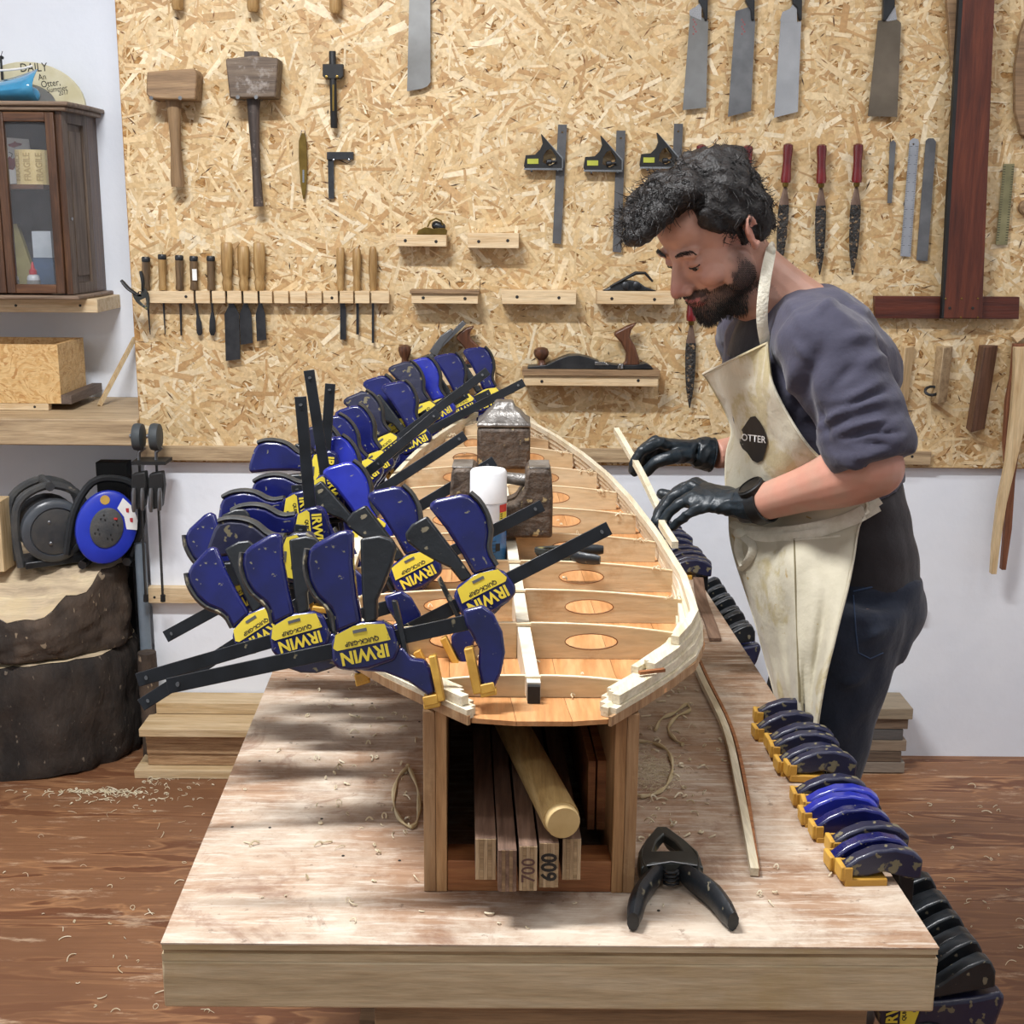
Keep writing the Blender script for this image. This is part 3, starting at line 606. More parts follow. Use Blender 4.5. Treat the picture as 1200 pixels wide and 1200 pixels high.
# ---- cabinet on the left
CF = .26   # depth of cabinet front from the wall
cb = thing('wall_cabinet', 'dark varnished glazed wall cabinet at the upper left', 'cabinet', W(50, 345, 0))
def cpt(x, y, off): return onY(x, y, YA-off)
zt = cpt(60, 130, CF).z; zb_ = cpt(60, 345, CF).z
xs = cpt(110, 240, .07).x; xm = cpt(79, 240, CF).x; xl = -1.95
plan = [(xl, YA-.002), (xl, YA-CF), (xm, YA-CF), (xs, YA-.09), (xs, YA-.002)]
def slab(b, pl, z0, z1): b.prism([V((x, y, z0)) for x, y in pl], V((0, 0, z1-z0)))
def grow(pl, g): return [(x+(g if x > xl+.01 else -g), y-(g if y < YA-.01 else 0)) for x, y in pl]
b = MB(); slab(b, grow(plan, .018), zt, zt+.012); slab(b, grow(plan, .028), zt+.012, zt+.024); b.build('cornice', wood('dusty_oak_top', '#8a7460', '#6a5646', '#a48d76', 'X', 6), cb, bev=.004)
b = MB(); slab(b, grow(plan, .022), zb_-.014, zb_-.002); b.build('base_board', wood('dusty_oak_base', '#86705c', '#665241', '#9c8570', 'X', 6), cb, bev=.004)
b = MB(); slab(b, [(xl, YA-.002), (xl, YA-.02), (xs-.012, YA-.02), (xs-.012, YA-.002)], zb_, zt); b.build('back_panel', mat('dark_cabinet_inside', '#4b4a4c', '#38373a', .8), cb)
b = MB(); d = V((xs-xm, .17, 0)); dn = d.normalized(); nn = V((dn.y, -dn.x, 0)); A = V((xm, YA-CF, 0)); Lc = d.length
def sidebox(b, u0, u1, z0, z1, o0, o1): b.prism([A+dn*u0+nn*o0+V((0, 0, z0)), A+dn*u1+nn*o0+V((0, 0, z0)), A+dn*u1+nn*o1+V((0, 0, z0)), A+dn*u0+nn*o1+V((0, 0, z0))], V((0, 0, z1-z0)))
H = zt-zb_
sidebox(b, 0, Lc*.22, zb_, zt, -.018, 0); sidebox(b, Lc*.84, Lc, zb_, zt, -.018, 0); sidebox(b, Lc*.22, Lc*.84, zt-.03, zt, -.018, 0); sidebox(b, Lc*.22, Lc*.84, zb_, zb_+.03, -.018, 0)
b.build('side_frame', m_panel, cb, bev=.001)
b = MB(); sidebox(b, Lc*.22, Lc*.84, zb_+.03, zt-.03, -.016, -.008); sidebox(b, Lc*.3, Lc*.76, zb_+.05, zt-.05, -.01, -.003); b.build('side_panel', m_panel, cb, bev=.001)
b = MB(); b.box((xs-.006, YA-.046, (zt+zb_)/2), (.012, .088, H)); b.build('return_side', m_dark, cb)
b = MB(); b.box((xm-.009, YA-CF+.008, (zt+zb_)/2), (.018, .018, H)); b.build('corner_post', m_dark, cb, bev=.001)
def door(xa, xb_, hg, nm):
    o = MB(); s = .025; y = YA-CF-.002; z0, z1 = zb_+.003, zt-.004
    o.box(((xa+s/2), y, (z0+z1)/2), (s, .02, z1-z0)); o.box(((xb_-s/2), y, (z0+z1)/2), (s, .02, z1-z0)); d_ = o.build('door_frame', m_dark, cb, bev=.002)
    for zr_ in (z1-s/2, z0+s/2): o = MB(); o.box(((xa+xb_)/2, y, zr_), (xb_-xa-2*s, .019, s)); o.build('door_rail', m_darkX, d_, bev=.002)
    o = MB(); o.box(((xa+xb_)/2, y+.002, (z0+z1)/2), (xb_-xa-2*s, .003, z1-z0-2*s)); o.build('glass_pane', m_glass, d_)
mg, nt, bb_ = nodes('cabinet_glass'); bb_.inputs['Base Color'].default_value = (.9, .93, .95, 1); bb_.inputs['Roughness'].default_value = .04; bb_.inputs['Alpha'].default_value = .07; bb_.inputs['Specular IOR Level'].default_value = .8; m_glass = mg; bb_.inputs['Base Color'].default_value = (.5, .52, .55, 1)
xd = cpt(2, 240, CF).x
door(xd+.001, xm-.0185, 1, 'r'); door(xl, xd-.001, 0, 'l')
zs = cpt(50, 219, CF-.06).z
b = MB(); b.box(((xl+xs-.09)/2, YA-.125, zs), (xs-.09-xl, .2, .012)); b.build('shelf_board', m_darkX, cb)
b = MB(); b.lathe(A+dn*Lc*.1+V((0, 0, zb_+H*.42))+nn*0, nn, [(.005, 0), (.005, .004), (.002, .006)], 10); b.build('keyhole_stud', m_chrome, cb)
# things inside
zs += .0065; yy = YA-.16
p = cpt(39, 210, .17); q = cpt(40, 178, .17); r_ = .05
tp = thing('tape_roll', 'cream parcel tape roll printed FRAGILE on the cabinet shelf', 'tape', (p.x, yy, zs))
b = MB(); hh = q.z-p.z+.02; r_ = (cpt(60, 200, .17).x-cpt(20, 200, .17).x)/2
b.lathe((p.x, yy, zs), (0, 0, 1), [(r_*.6, 0), (r_, 0), (r_, hh), (r_*.6, hh), (r_*.6, 0)], 24); b.build('tape', mat('cream_tape', '#d9c690', '#cdb87e', .45), tp)
for k, a in enumerate((-38, 0, 38)):
    Mx = Matrix.Translation(V((p.x, yy, zs+hh/2))) @ Matrix.Rotation(R(a), 4, 'Z') @ Matrix.Translation(V((0, -r_-.0005, 0))) @ Matrix.Rotation(R(90), 4, 'X') @ Matrix.Rotation(R(90), 4, 'Z')
    put_text('printed_word', 'FRAGILE', .026, Mx, mat('fragile_print', '#b19a62'), tp, .0006, .8)
p = cpt(14, 213, .1)
cdm = thing('printed_card', 'white card with a red apple drawing standing in the cabinet', 'card', (p.x, YA-.1, zs))
b = MB(); a_ = [cpt(-4, 160, .1), cpt(32, 163, .1), cpt(40, 214, .1), cpt(0, 216, .1)]; b.prism([V((v.x, YA-.09, max(v.z, zs))) for v in a_], V((0, .0015, 0))); b.build('card', m_paper, cdm)
mr = mat('dull_red_print', '#9b3a3a', '#7c2c2f')
def onp(P_, y): return [V((v.x, y, v.z)) for v in P_]
b = MB(); b.prism(onp([cpt(x, y, .1) for x, y in [(6, 187), (10, 183), (13, 186), (17, 184), (18, 192), (14, 199), (9, 198), (6, 193)]], YA-.0912), V((0, .0006, 0))); b.prism(onp([cpt(x, y, .1) for x, y in [(8, 169), (14, 167), (16, 165), (18, 167), (24, 168), (24, 170), (17, 172), (15, 173), (9, 171)]], YA-.0912), V((0, .0006, 0))); b.build('apple_print', mr, cdm)
b = MB(); b.tube(onp([cpt(x, y, .1) for x, y in [(12, 184), (13, 180), (9, 178)]], YA-.0914), .0009, 6); b.build('stem_print', m_ink, cdm)
zf = zb_+.002
pf = MB(); pf.box(((xl+xs-.09)/2, YA-.125, zf+.004), (xs-.09-xl, .2, .008)); pf.build('floor_board', m_darkX, cb); zf += .008
b = MB(); c0 = cpt(41, 302, .1); c1 = cpt(67, 336, .1); b.box(((c0.x+c1.x)/2, YA-.09, (c0.z+zf)/2), (c1.x-c0.x, .06, c0.z-zf)); b.build('carton', mat('blue_card', '#3f5878', '#34495f', .6), label='blue carton at the lower right inside the cabinet', cat='box')
b = MB(); c2 = cpt(67, 271, .1); b.box(((c0.x+c1.x)/2, YA-.09, (c0.z+.001+c2.z)/2), (c1.x-c0.x-.004, .055, c2.z-c0.z-.001)); b.build('carton', mat('white_card', '#b9c2ca', '#a5afb8', .6), label='white carton stacked on the blue one in the cabinet', cat='box')
b = MB(); b.prism(onp([cpt(x, y, .1) for x, y in [(9, 263), (15, 262), (32, 312), (34, 335), (9, 335)]], YA-.07), V((0, .02, 0))); b.build('wedge', mat('yellowed_plastic', '#a39a5f', '#8d8450', .5), label='yellowish wedge leaning at the lower left inside the cabinet', cat='wedge')
for x, hs, lb in ((15, 1, 'small glue bottle with red nozzle, left of two in the cabinet'), (40, 1.05, 'small glue bottle with red nozzle, right of two in the cabinet')):
    q = cpt(x, 336, .18); t = thing('glue_bottle', lb, 'bottle', (q.x, YA-.18, zf), 'glue bottles in the cabinet')
    b = MB(); b.lathe((q.x, YA-.18, zf), (0, 0, 1), [(.016, 0), (.018, .002), (.018, .03*hs), (.016, .036*hs), (.008, .041*hs)], 16); b.build('bottle', mat('clear_white_plastic', '#c9cdd2', '#b8bec5', .3), t, smooth=1)
    b = MB(); b.lathe((q.x, YA-.18, zf+.04*hs), (0, 0, 1), [(.011, 0), (.011, .012), (.006, .016), (.0025, .034), (.001, .036)], 14); b.build('nozzle', mat('red_cap', '#b8343e', '#a62b35', .35), t, smooth=1)
    b = MB(); b.lathe((q.x, YA-.18, zf+.01), (0, 0, 1), [(.0185, 0), (.0185, .016)], 16); b.build('label_band', m_ctr, t)
# shelf plank and bracket below cabinet
b = MB(); c0 = cpt(-40, 349, .2); c1 = cpt(120, 366, .2); b.box(((xl+c1.x-.006)/2, YA-.112, (c1.z+zb_-.0145)/2), (c1.x-xl-.006, .22, zb_-.0145-c1.z)); o = b.build('cabinet_support', m_pine, bev=.002, label='pine plank fixed under the glazed wall cabinet', cat='plank')
b = MB()
for x in (22, 97): q = V((cpt(x, 358, .2).x, YA-.2225, cpt(x, 358, .22).z)); b.lathe(q, (0, -1, 0), [(.004, -.002), (.004, .001), (.001, .0015)], 8)
b.build('screw_head', m_ink, o)
# things on top of the cabinet
ztop = zt+.0245
sg = thing('round_sign', 'round wooden sign with black handwriting on top of the cabinet', 'sign', (cpt(40, 118, .1).x, YA-.1, ztop))
cc = V((cpt(30, 122, .1).x, YA-.08, ztop+.0)); rr_ = cpt(97, 118, .1).x-cc.x
arc = [(rr_*math.cos(R(a)), rr_*math.sin(R(a))) for a in range(0, 181, 9)]; arc_i = [(rr_*.5*math.cos(R(a)), rr_*.5*math.sin(R(a))) for a in range(180, -1, -9)]
b = MB(); b.prism([cc+V((x, 0, z*.75)) for x, z in arc+arc_i], V((0, .012, 0))); b.build('ring', mat('cream_wood', '#d9d2b4', '#cbc29c', .6), sg, bev=.001)
for tx_, x, y, s, a in (('DAILY', 38, 79, .034, -2), ('An', 48, 90, .024, -8), ('Otter,', 58, 97.5, .026, -8), ('Summer', 65.5, 104, .021, -8), ('2017', 73, 108.5, .017, -8)):
    q = onY(x, y, YA-.09); Mx = Matrix.Translation(V((q.x, YA-.0805, q.z))) @ Matrix.Rotation(R(90), 4, 'X') @ Matrix.Rotation(R(-a), 4, 'Z')
    put_text('handwriting', tx_, s, Mx, m_ink, sg, 0, .85)
m_blue = mat('light_blue_glossy_plastic', '#4d9cc4', '#3e8fba', .15, coat=.5)
tb = thing('blue_funnel', 'light blue glossy plastic scoop at the top left on the cabinet', 'scoop', (cpt(0, 117, .15).x, YA-.15, ztop))
qx = lambda x, y, o: (lambda v: V((v.x, YA-o, v.z)))(onY(x, y, YA-o))
b = MB(); rows = []
for k in range(9):
    f = k/8; o_ = .1+.14*math.sin(math.pi*f)
    rows.append([V((lerp(cpt(-60, 0, .17).x, cpt(38, 0, .17).x, j/10), YA-.17-(.055*math.sin(math.pi*f))*(1-.1*j/10), ztop+.004+(.045+.045*(j/10)**2)*(f if f < 1 else 1)*(1-.25*(1-f))+0)) for j in range(11)])
b.grid(rows); b.build('scoop_bowl', m_blue, tb, smooth=1, solid=.002)
b = MB(); b.tube([qx(-40, 84, .2), qx(10, 82, .2), qx(28, 80, .2), qx(38, 77, .19)], .003, 8); b.build('white_rim', m_paper, tb, smooth=1)
b = MB(); q = cpt(25, 117, .15); b.cap(V((q.x-.05, YA-.15, ztop+.028)), V((q.x+.03, YA-.15, ztop+.026)), .026, .024); b.build('scoop_body', m_blue, tb, smooth=1)
b = MB(); q = cpt(2, 75, .1); b.tube([qx(2, 84, .1), qx(1, 68, .1), qx(3, 66, .1)], .0035, 8); b.tube([qx(-3, 66, .1), qx(4, 68, .1)], .004, 8); b.tube([qx(1, 66, .1), qx(3, 60, .1)], .001, 6); b.tube([V((cpt(2, 80, .1).x, YA-.1, ztop)), qx(2, 82, .1)], .004, 8); b.build('small_figure_stand', m_matblack, label='thin black stalk standing behind the blue scoop on the cabinet', cat='stand')
# ---- OSB box on its wooden bracket, stick
BX = thing('storage_box', 'open strand board box standing at the left wall below the cabinet', 'box', W(45, 474, .2))
f_ = .30; A_ = onY(0, 402, YA-f_); A2 = onY(67, 404, YA-f_); A3 = onY(67, 473, YA-f_); A4 = onY(91, 399, YA-.06)
x1_ = A2.x; z1_ = A2.z; z0_ = A3.z; x0_ = -1.75; yb2 = YA-.075; fx = x1_
def osbmat(name):
    m, nt, b = nodes(name); v = coord(nt); vo = N(nt, 'ShaderNodeTexVoronoi'); vo.inputs['Scale'].default_value = 55; vo.inputs['Randomness'].default_value = 1
    mp = N(nt, 'ShaderNodeMapping'); mp.inputs['Scale'].default_value = (1, 1, .45); mp.inputs['Rotation'].default_value = (0, .7, .3)
    nn_ = N(nt, 'ShaderNodeTexNoise'); nn_.inputs['Scale'].default_value = 6; nt.links.new(v, nn_.inputs['Vector'])
    ad = N(nt, 'ShaderNodeVectorMath', operation='ADD'); nt.links.new(v, ad.inputs[0]); nt.links.new(nn_.outputs['Color'], ad.inputs[1]); nt.links.new(ad.outputs[0], mp.inputs[0]); nt.links.new(mp.outputs[0], vo.inputs['Vector'])
    c = ramp(nt, vo.outputs['Color'], [(0, lin('#b07c44')), (.3, lin('#d2a86c')), (.6, lin('#e0bf88')), (1, lin('#c79a5c'))])
    g = noise_n(nt, coord(nt, (30, 30, 200)), 2, 4); c = mix(nt, .4, c, ramp(nt, g, [(.3, (.5, .45, .4)), (.6, (1, 1, 1))]), 'MULTIPLY')
    nt.links.new(c, b.inputs['Base Color']); b.inputs['Roughness'].default_value = .65; return m
m_osb2 = osbmat('strand_board_box')
for nm, c, d in (('front_panel', ((x0_+x1_)/2, YA-f_+.006, (z0_+z1_)/2), (x1_-x0_, .012, z1_-z0_)), ('side_panel', (x1_-.006, (YA-f_+.012+yb2)/2, (z0_+z1_)/2), (.012, yb2-YA+f_-.013, z1_-z0_)),
                 ('back_panel', ((x0_+x1_)/2-.007, yb2-.006, (z0_+z1_)/2), (x1_-x0_-.014, .012, z1_-z0_)), ('bottom_panel', ((x0_+x1_)/2-.007, (YA-f_+yb2)/2, z0_+.007), (x1_-x0_-.014, yb2-YA+f_-.026, .012))):
    b = MB(); b.box(c, d); b.build(nm, m_osb2, BX)
z2 = LEDZ+.001
b = MB(); xx2 = onY(57, 480, YA-f_).x; b.box(((x0_+xx2)/2, YA-f_+.015, (z0_-.001+z2)/2), (xx2-x0_, .03, z0_-.001-z2)); o = b.build('box_bracket', m_pine, bev=.001, label='pine batten under the strand board box', cat='bracket')
b = MB(); b.lathe((onY(41, 482, YA-f_).x, YA-f_+.001, (z0_+z2)/2), (0, -1, 0), [(.004, -.001), (.004, .001), (.001, .0015)], 8); b.build('screw_head', m_ink, o)
b = MB(); b.prism([V((fx-.0, YA-f_-.006, z0_-.001)), V((fx+.028, YA-f_-.006, z0_-.001)), V((fx+.06, YA-.002, z0_-.001)), V((fx+.02, YA-.002, z0_-.001))], V((0, 0, .028))); 
b = MB(); b.box((fx+.016, (YA-f_-.008+YA-.02)/2, z0_+.012), (.03, f_-.02, .026)); b.build('box_bracket', wood('dark_bracket_wood', '#66564b', '#4d4038', '#7a695c', 'Y', 5), bev=.001, label='dark wooden arm running back to the wall beside the strand board box', cat='bracket')
b = MB(); s0 = V((onY(116, 470, YA-.2).x, YA-.2, LEDZ+.001)); s1 = onY(158, 396, YA-.03); b.tube([s0, s1], [.0075, .0075], 4, up=(0, 1, 0)); b.build('wood_stick', m_pineZ, label='thin wooden stick leaning on the ledge against the white wall', cat='stick')
# ---- spring clamp at the rack's left end
def spring_clamp(name, lb, Mw, s=1, op=22, mj=None):
    """local: nose toward +Y, handles toward -Y, thickness Z; s = scale"""
    t = thing(name, lb, 'clamp', M=Mw)
    T_ = lambda p: Mw @ (V(p)*s)
    for sg in (-1, 1):
        b = MB(); P_ = [T_((sg*.012, .0, .017)), T_((sg*.03, -.03, .017)), T_((sg*.045, -.06, .017)), T_((sg*.056, -.105, .017))]
        up = (Mw.to_3x3() @ V((0, 0, 1)))
        b.tube(spline(P_, 8), [(.010*s, .007*s), (.015*s, .008*s), (.0165*s, .0085*s), (.017*s, .009*s), (.017*s, .0095*s), (.017*s, .010*s), (.016*s, .010*s), (.0155*s, .0095*s), (.012*s, .007*s)], 10, up=up); b.build('handle', mj or m_blk_dirty, t, smooth=1)
        b = MB(); P_ = [T_((sg*.03, -.02, .017)), T_((sg*.034, .01, .017)), T_((sg*.026, .04, .017)), T_((sg*.008, .068, .017)), T_((sg*.003, .078, .017))]
        b.tube(spline(P_, 8), [(.014*s, .005*s)]*4+[(.013*s, .005*s)]*3+[(.010*s, .004*s), (.006*s, .003*s)], 8, up=up); b.build('jaw', m_clampmetal, t, smooth=1)
    b = MB(); b.prism([T_(p) for p in ((-.037, -.014, .016), (-.02, -.004, .016), (.02, -.004, .016), (.037, -.014, .016), (.036, .022, .016), (.024, .05, .016), (.006, .082, .016), (-.006, .082, .016), (-.024, .05, .016), (-.036, .022, .016))], up*.014*s, [[T_(p) for p in ((-.018, .024, .016), (.018, .024, .016), (.011, .046, .016), (0, .064, .016), (-.011, .046, .016))]]); b.build('cheek_plate', m_clampmetal, t, bev=.002*s)
    b = MB(); a = T_((0, 0, 0))
    b.tube([T_((.009*math.cos(k), -.008+.009*math.sin(k), .004+.022*k/25)) for k in [i*.7 for i in range(36)]], .0016*s, 6); b.build('coil_spring', m_steel_dk, t, smooth=1)
    b = MB(); b.tube([T_((-.03, -.010, .030)), T_((0, -.003, .031)), T_((.03, -.010, .030))], .001*s, 6); b.build('cheek_edge', m_steel, t, smooth=1)
    return t
m_clampmetal = mat('black_painted_metal', '#3a3d3c', '#4b4e4b', .35, .5, sc_=18, speck='#8d8453', sps=40, spt=.68)
Mx = Matrix.Translation(W(166, 345, .075)) @ Matrix.Rotation(R(90), 4, 'X') @ Matrix.Rotation(R(205), 4, 'Z')
spring_clamp('spring_clamp', 'small black spring clamp biting the left end of the chisel rack', Mx, .52, mj=m_black)
# ---- two F clamps hanging from the batten
def f_clamp(lb, x, dx):
    t = thing('bar_clamp', lb, 'clamp', W(x, 705, .06), 'long bar clamps hanging left of the bench')
    b = MB(); A = W(x+5*0, 500, .085); Bt = W(x+8+dx, 703, .035); b.bar(W(x, 515, .085), W(x+6+dx, 703, .05), .004, .012, (0, -1, 0)); b.build('bar', m_matblack, t)
    b = MB(); b.lathe(W(x-6, 512, .085), (1, 0, 0), [(.02, 0), (.036, .004), (.038, .012), (.036, .026), (.02, .03)], 18); b.build('wheel', mat('grey_rubber', '#3f4548', '#353a3d', .6), t, smooth=1)
    b = MB(); b.lathe(W(x-10, 511, .085), (1, 0, 0), [(.006, 0), (.006, .012)], 8); b.tube([W(x+8, 524, .085), W(x+1, 530, .085), W(x+1, 545, .085)], .005, 8); b.build('spindle', m_steel, t, smooth=1)
    b = MB(); wbox(b, x-8, 541, x+12, 545, .11, .07); b.build('crossbar', m_matblack, t)
    b = MB(); wpr(b, [(x-8, 556), (x+8, 553), (x+10, 570), (x+7, 595), (x-6, 598), (x-9, 580)], .11, .03); b.build('sliding_head', m_matblack, t, bev=.004)
    b = MB(); lathe_px(b, x-5, 572, x-5, 600, .115, [(2, 0), (3, .2), (3, .8), (2, 1)]); lathe_px(b, x+5, 572, x+5, 598, .115, [(2, 0), (3, .2), (3, .8), (2, 1)]); b.build('steel_pin', m_steel, t, smooth=1)
    b = MB(); lathe_px(b, x+6+dx, 697, x+6+dx, 705, .05, [(3, 0), (3, 1)]); b.build('end_stop', m_matblack, t)
f_clamp('black bar clamp hanging left, beside the blue cable reel', 162, 3)
f_clamp('black bar clamp hanging right of its twin on the white wall', 182, 3)
# grey pipe and dark strip in the corner behind logs
b = MB(); p = onY(167, 690, YW-.03); b.lathe((p.x, YW-.03, 0), (0, 0, 1), [(.016, 0), (.016, .64)], 14); b.build('grey_pipe', mat('grey_pvc', '#74818c', '#67737e', .4), smooth=1, label='grey plastic pipe standing behind the log slices', cat='pipe')
b = MB(); b.box((p.x-.12, YA-.25, .42), (.09, .05, .84)); b.build('dark_upright', m_matblack, label='dark upright slab filling the corner behind the blue cable reel', cat='board')  # black slab put in where the corner by the wall edge is dark
# ------------------------------------------------------------------ plank stacks on the floor
def planks(rows, cat_g):
    for (xa, xb, yf, yback, z0, z1, m, lb) in rows:
        b = MB(); rn = random.Random(int(xa*7+z0*999)); b.box(((xa+xb)/2, (yf+yback)/2, (z0+z1)/2), (xb-xa, yback-yf, z1-z0-.0015))
        b.build('plank', m, bev=.0015, label=lb, cat='plank', group=cat_g)
XA = onY(172, 880, 3.37).x
m_ply1 = wood('pale_plank', '#cfb48b', '#b59768', '#ddc6a0', 'X', 4); m_ply2 = wood('rough_plank_edge', '#b48f68', '#94714d', '#cdae85', 'X', 9, bmp=.6)
planks([(XA-.03, -.55, 3.34, 3.53, 0, .026, m_ply1, 'bottom plank of the left floor stack, jutting out farthest'),
        (XA, -.55, 3.375, 3.53, .026, .062, m_ply2, 'rough edged plank second from the floor in the left stack'),
        (XA, -.55, 3.37, 3.53, .062, .095, m_ply2, 'rough edged plank third from the floor in the left stack'),
        (XA, -.55, 3.365, 3.53, .095, .125, m_ply2, 'rough plank just under the smooth top boards of the left stack'),
        (XA-.01, -.55, 3.34, 3.53, .125, .15, m_ply1, 'smooth pale board at the front on top of the left floor stack'),
        (XA+.01, -.55, 3.45, 3.535, .15, .185, m_ply1, 'pale board lying on top at the back of the left floor stack')], 'planks stacked left of the bench')
XB = onY(1073, 860, 3.4).x; XC = onY(930, 860, 3.4).x
cols = [('#8e8274', '#6f6458'), ('#6e5d4d', '#54463a'), ('#907f6b', '#706150'), ('#5d5a57', '#484644'), ('#7d6a57', '#5f5042'), ('#9a8b74', '#7d705d')]
nm = ['bottom', 'second from the bottom', 'third from the bottom', 'fourth from the bottom, dark grey', 'fifth, directly under the pale top board', 'topmost, with pale upper face']
planks([(XC, XB-(0 if i == 5 else .02)-.012*(i % 2), 3.40 if i == 5 else 3.41, 3.53, .003+i*.0335, .003+(i+1)*.0335, wood('old_board_%d' % i, c[0], c[1], None, 'X', 6), 'board of the right floor stack, %s' % n) for i, (c, n) in enumerate(zip(cols, nm))], 'old boards stacked right of the bench')
# ------------------------------------------------------------------ log slices
m_bark = mat('bark', '#54463a', '#2f2721', .85, sc_=14, bmp=1, bs=30, speck='#8d7c66', sps=60, spt=.66, stretch=(1, 1, .5))
m_bark2 = mat('dark_bark', '#3c332c', '#211c19', .85, sc_=14, bmp=1, bs=30, speck='#6d6255', sps=70, spt=.68, stretch=(1, 1, .5))
m_sawn = wood('sawn_log_face', '#cdb899', '#ab987f', '#e2cfa9', 'X', 4, .75, .5, 8, dirt='#cdb78f', dsc=5, dth=.56)
def log(lb, cx, cy, rx, ry, z0, z1, topf, seed, mb):
    t = thing('log_slice', lb, 'log', (cx, cy, z0)); n = 72; m = 16; rows = []
    for j in range(m+1):
        f = j/m; row = []
        for k in range(n):
            a = 2*math.pi*k/n; ca, sa = math.cos(a), math.sin(a)
            q = noise.noise(V((ca*2+seed, sa*2, f*1.3)))*.1+noise.noise(V((ca*6+seed, sa*6, f*3)))*.06+noise.noise(V((ca*16+seed, sa*16, f*9)))*.025
            r_ = 1+q-.03*(1 if j in (0, m) else 0)
            x = cx+rx*r_*ca; y = min(cy+ry*r_*sa, YA-.01); z = lerp(z0+max(0, .02*noise.noise(V((ca*2, sa*2, seed)))), topf(x, y), f)
            row.append(V((x, y, z)))
        rows.append(row+[row[0]])
    b = MB(); b.grid(rows); b.build('bark', mb, t, smooth=2)
    b = MB(); top = rows[-1][:-1]; c = V((cx, cy-.02, topf(cx, cy))); rr = [[c.lerp(p, g)+V((0, 0, .002+.006*noise.noise(p*9)*math.sin(g*3.1))) for p in top+[top[0]]] for g in (0.0, .25, .5, .75, .96, 1)]
    b.grid(rr); b.build('sawn_face', m_sawn, t, smooth=2, fix=False)
LX = onY(163, 850, 3.56).x-.29
log('lower dark bark covered log slice standing on the floor at the left', LX, 3.56, .29, .25, 0, .33, lambda x, y: .33+.01*math.sin(x*9), 3, m_bark2)
log('upper log slice with pale slanting sawn face under the cable reels', LX-.005, 3.56, .285, .24, .342, .5, lambda x, y: min(.575, .575-max(0, (3.45-y))*.95-max(0, (x-LX-.15))*.12*(y < 3.44)), 8, m_bark)
b = MB(); b.lathe((onY(171, 790, 3.45).x, 3.47, 0), (0, 0, 1), [(.027, 0), (.025, .1), (.028, .25), (.026, .33)], 12); b.build('log_offcut', m_bark, smooth=1, label='thin upright branch log beside the lower log slice', cat='log')
b = MB(); c = onY(6, 620, 3.46); b.box((onY(-6, 600, 3.46).x-.02, 3.47, .675), (.09, .08, .2)); b.build('wooden_post_offcut', m_pineZ, bev=.002, label='short pale wood block at the left edge beside the black cable reel', cat='block')
# ---- black cable reel
ZL = .5785
p = onY(47, 620, 3.5); t = thing('cable_reel', 'dusty black enclosed cable reel with handle on the upper log slice', 'reel', (p.x, 3.5, ZL))
ax = V((.55, -.83, -.05)).normalized(); sd = V((ax.y, -ax.x, 0)).normalized()*-1
cR = V((onY(63, 620, 3.46).x, 3.47, ZL+.105)); m_dusty = mat('dusty_black_plastic', '#33363a', '#4b4a47', .55, sc_=16, bmp=.2, speck='#8b8273', sps=12, spt=.66)
b = MB(); b.lathe(cR-ax*.03, ax, [(.05, 0), (.088, .0), (.09, .01), (.09, .03), (.084, .036), (.07, .038), (.068, .033)], 28); b.build('front_cover', mat('dusty_clear_cover', '#4c5157', '#3b4045', .3, sc_=9, speck='#80858a', sps=10, spt=.64), t, smooth=1)
b = MB(); b.lathe(cR+ax*.0, ax, [(.02, 0), (.066, .0), (.066, .006), (.05, .009)], 24); b.build('socket_face', m_dusty, t, smooth=1)
b = MB()
for a in (0, 2.1, 4.2): b.ell(cR+ax*.009+sd*(.035*math.cos(a))+V((0, 0, .035*math.sin(a))), (.006, .004, .006), n=8, m=6)
b.build('socket_pin', m_steel, t, smooth=1)
b = MB(); b.lathe(cR-ax*.10, ax, [(.05, 0), (.08, 0), (.08, .07), (.05, .07)], 26); b.build('cable_coil', m_black, t, smooth=1)
for k in range(7):
    b = MB(); cc_ = cR-ax*(.098-.0105*k); b.tube([cc_+(sd*math.cos(a*.2618)+V((0, 0, 1))*math.sin(a*.2618))*.081 for a in range(25)], .005, 6, cap=False); b.build('cable_turn', m_black, t, smooth=1)
b = MB(); h0 = cR-ax*.045
for s_, of in ((-1, -.11), (1, -.035)):
    q = cR+ax*of
    b.tube(spline([q+sd*-.09+V((0, 0, -.1)), q+sd*-.098+V((0, 0, 0)), q+sd*-.085+V((0, 0, .08)), q+sd*-.03+V((0, 0, .118)), q+sd*.03+V((0, 0, .118)), q+sd*.085+V((0, 0, .08)), q+sd*.098, q+sd*.09+V((0, 0, -.1))], 24), [(.012, .012)]*25, 8)
b.build('frame', m_dusty, t, smooth=1)
b = MB(); b.tube([cR+ax*-.12+V((0, 0, .122)), cR+ax*-.02+V((0, 0, .122))], .013, 10)
for k in range(6): b.ell(cR+ax*(-.105+.014*k)+V((0, 0, .125)), (.012, .009, .014), n=10, m=6)
b.build('handle', m_dusty, t, smooth=1)
b = MB(); b.box(cR+ax*-.06+V((0, 0, -.094)), (.17, .11, .02), Matrix.Rotation(math.atan2(ax.y, ax.x)+math.pi/2, 3, 'Z')); b.build('foot', m_black, t, bev=.003)
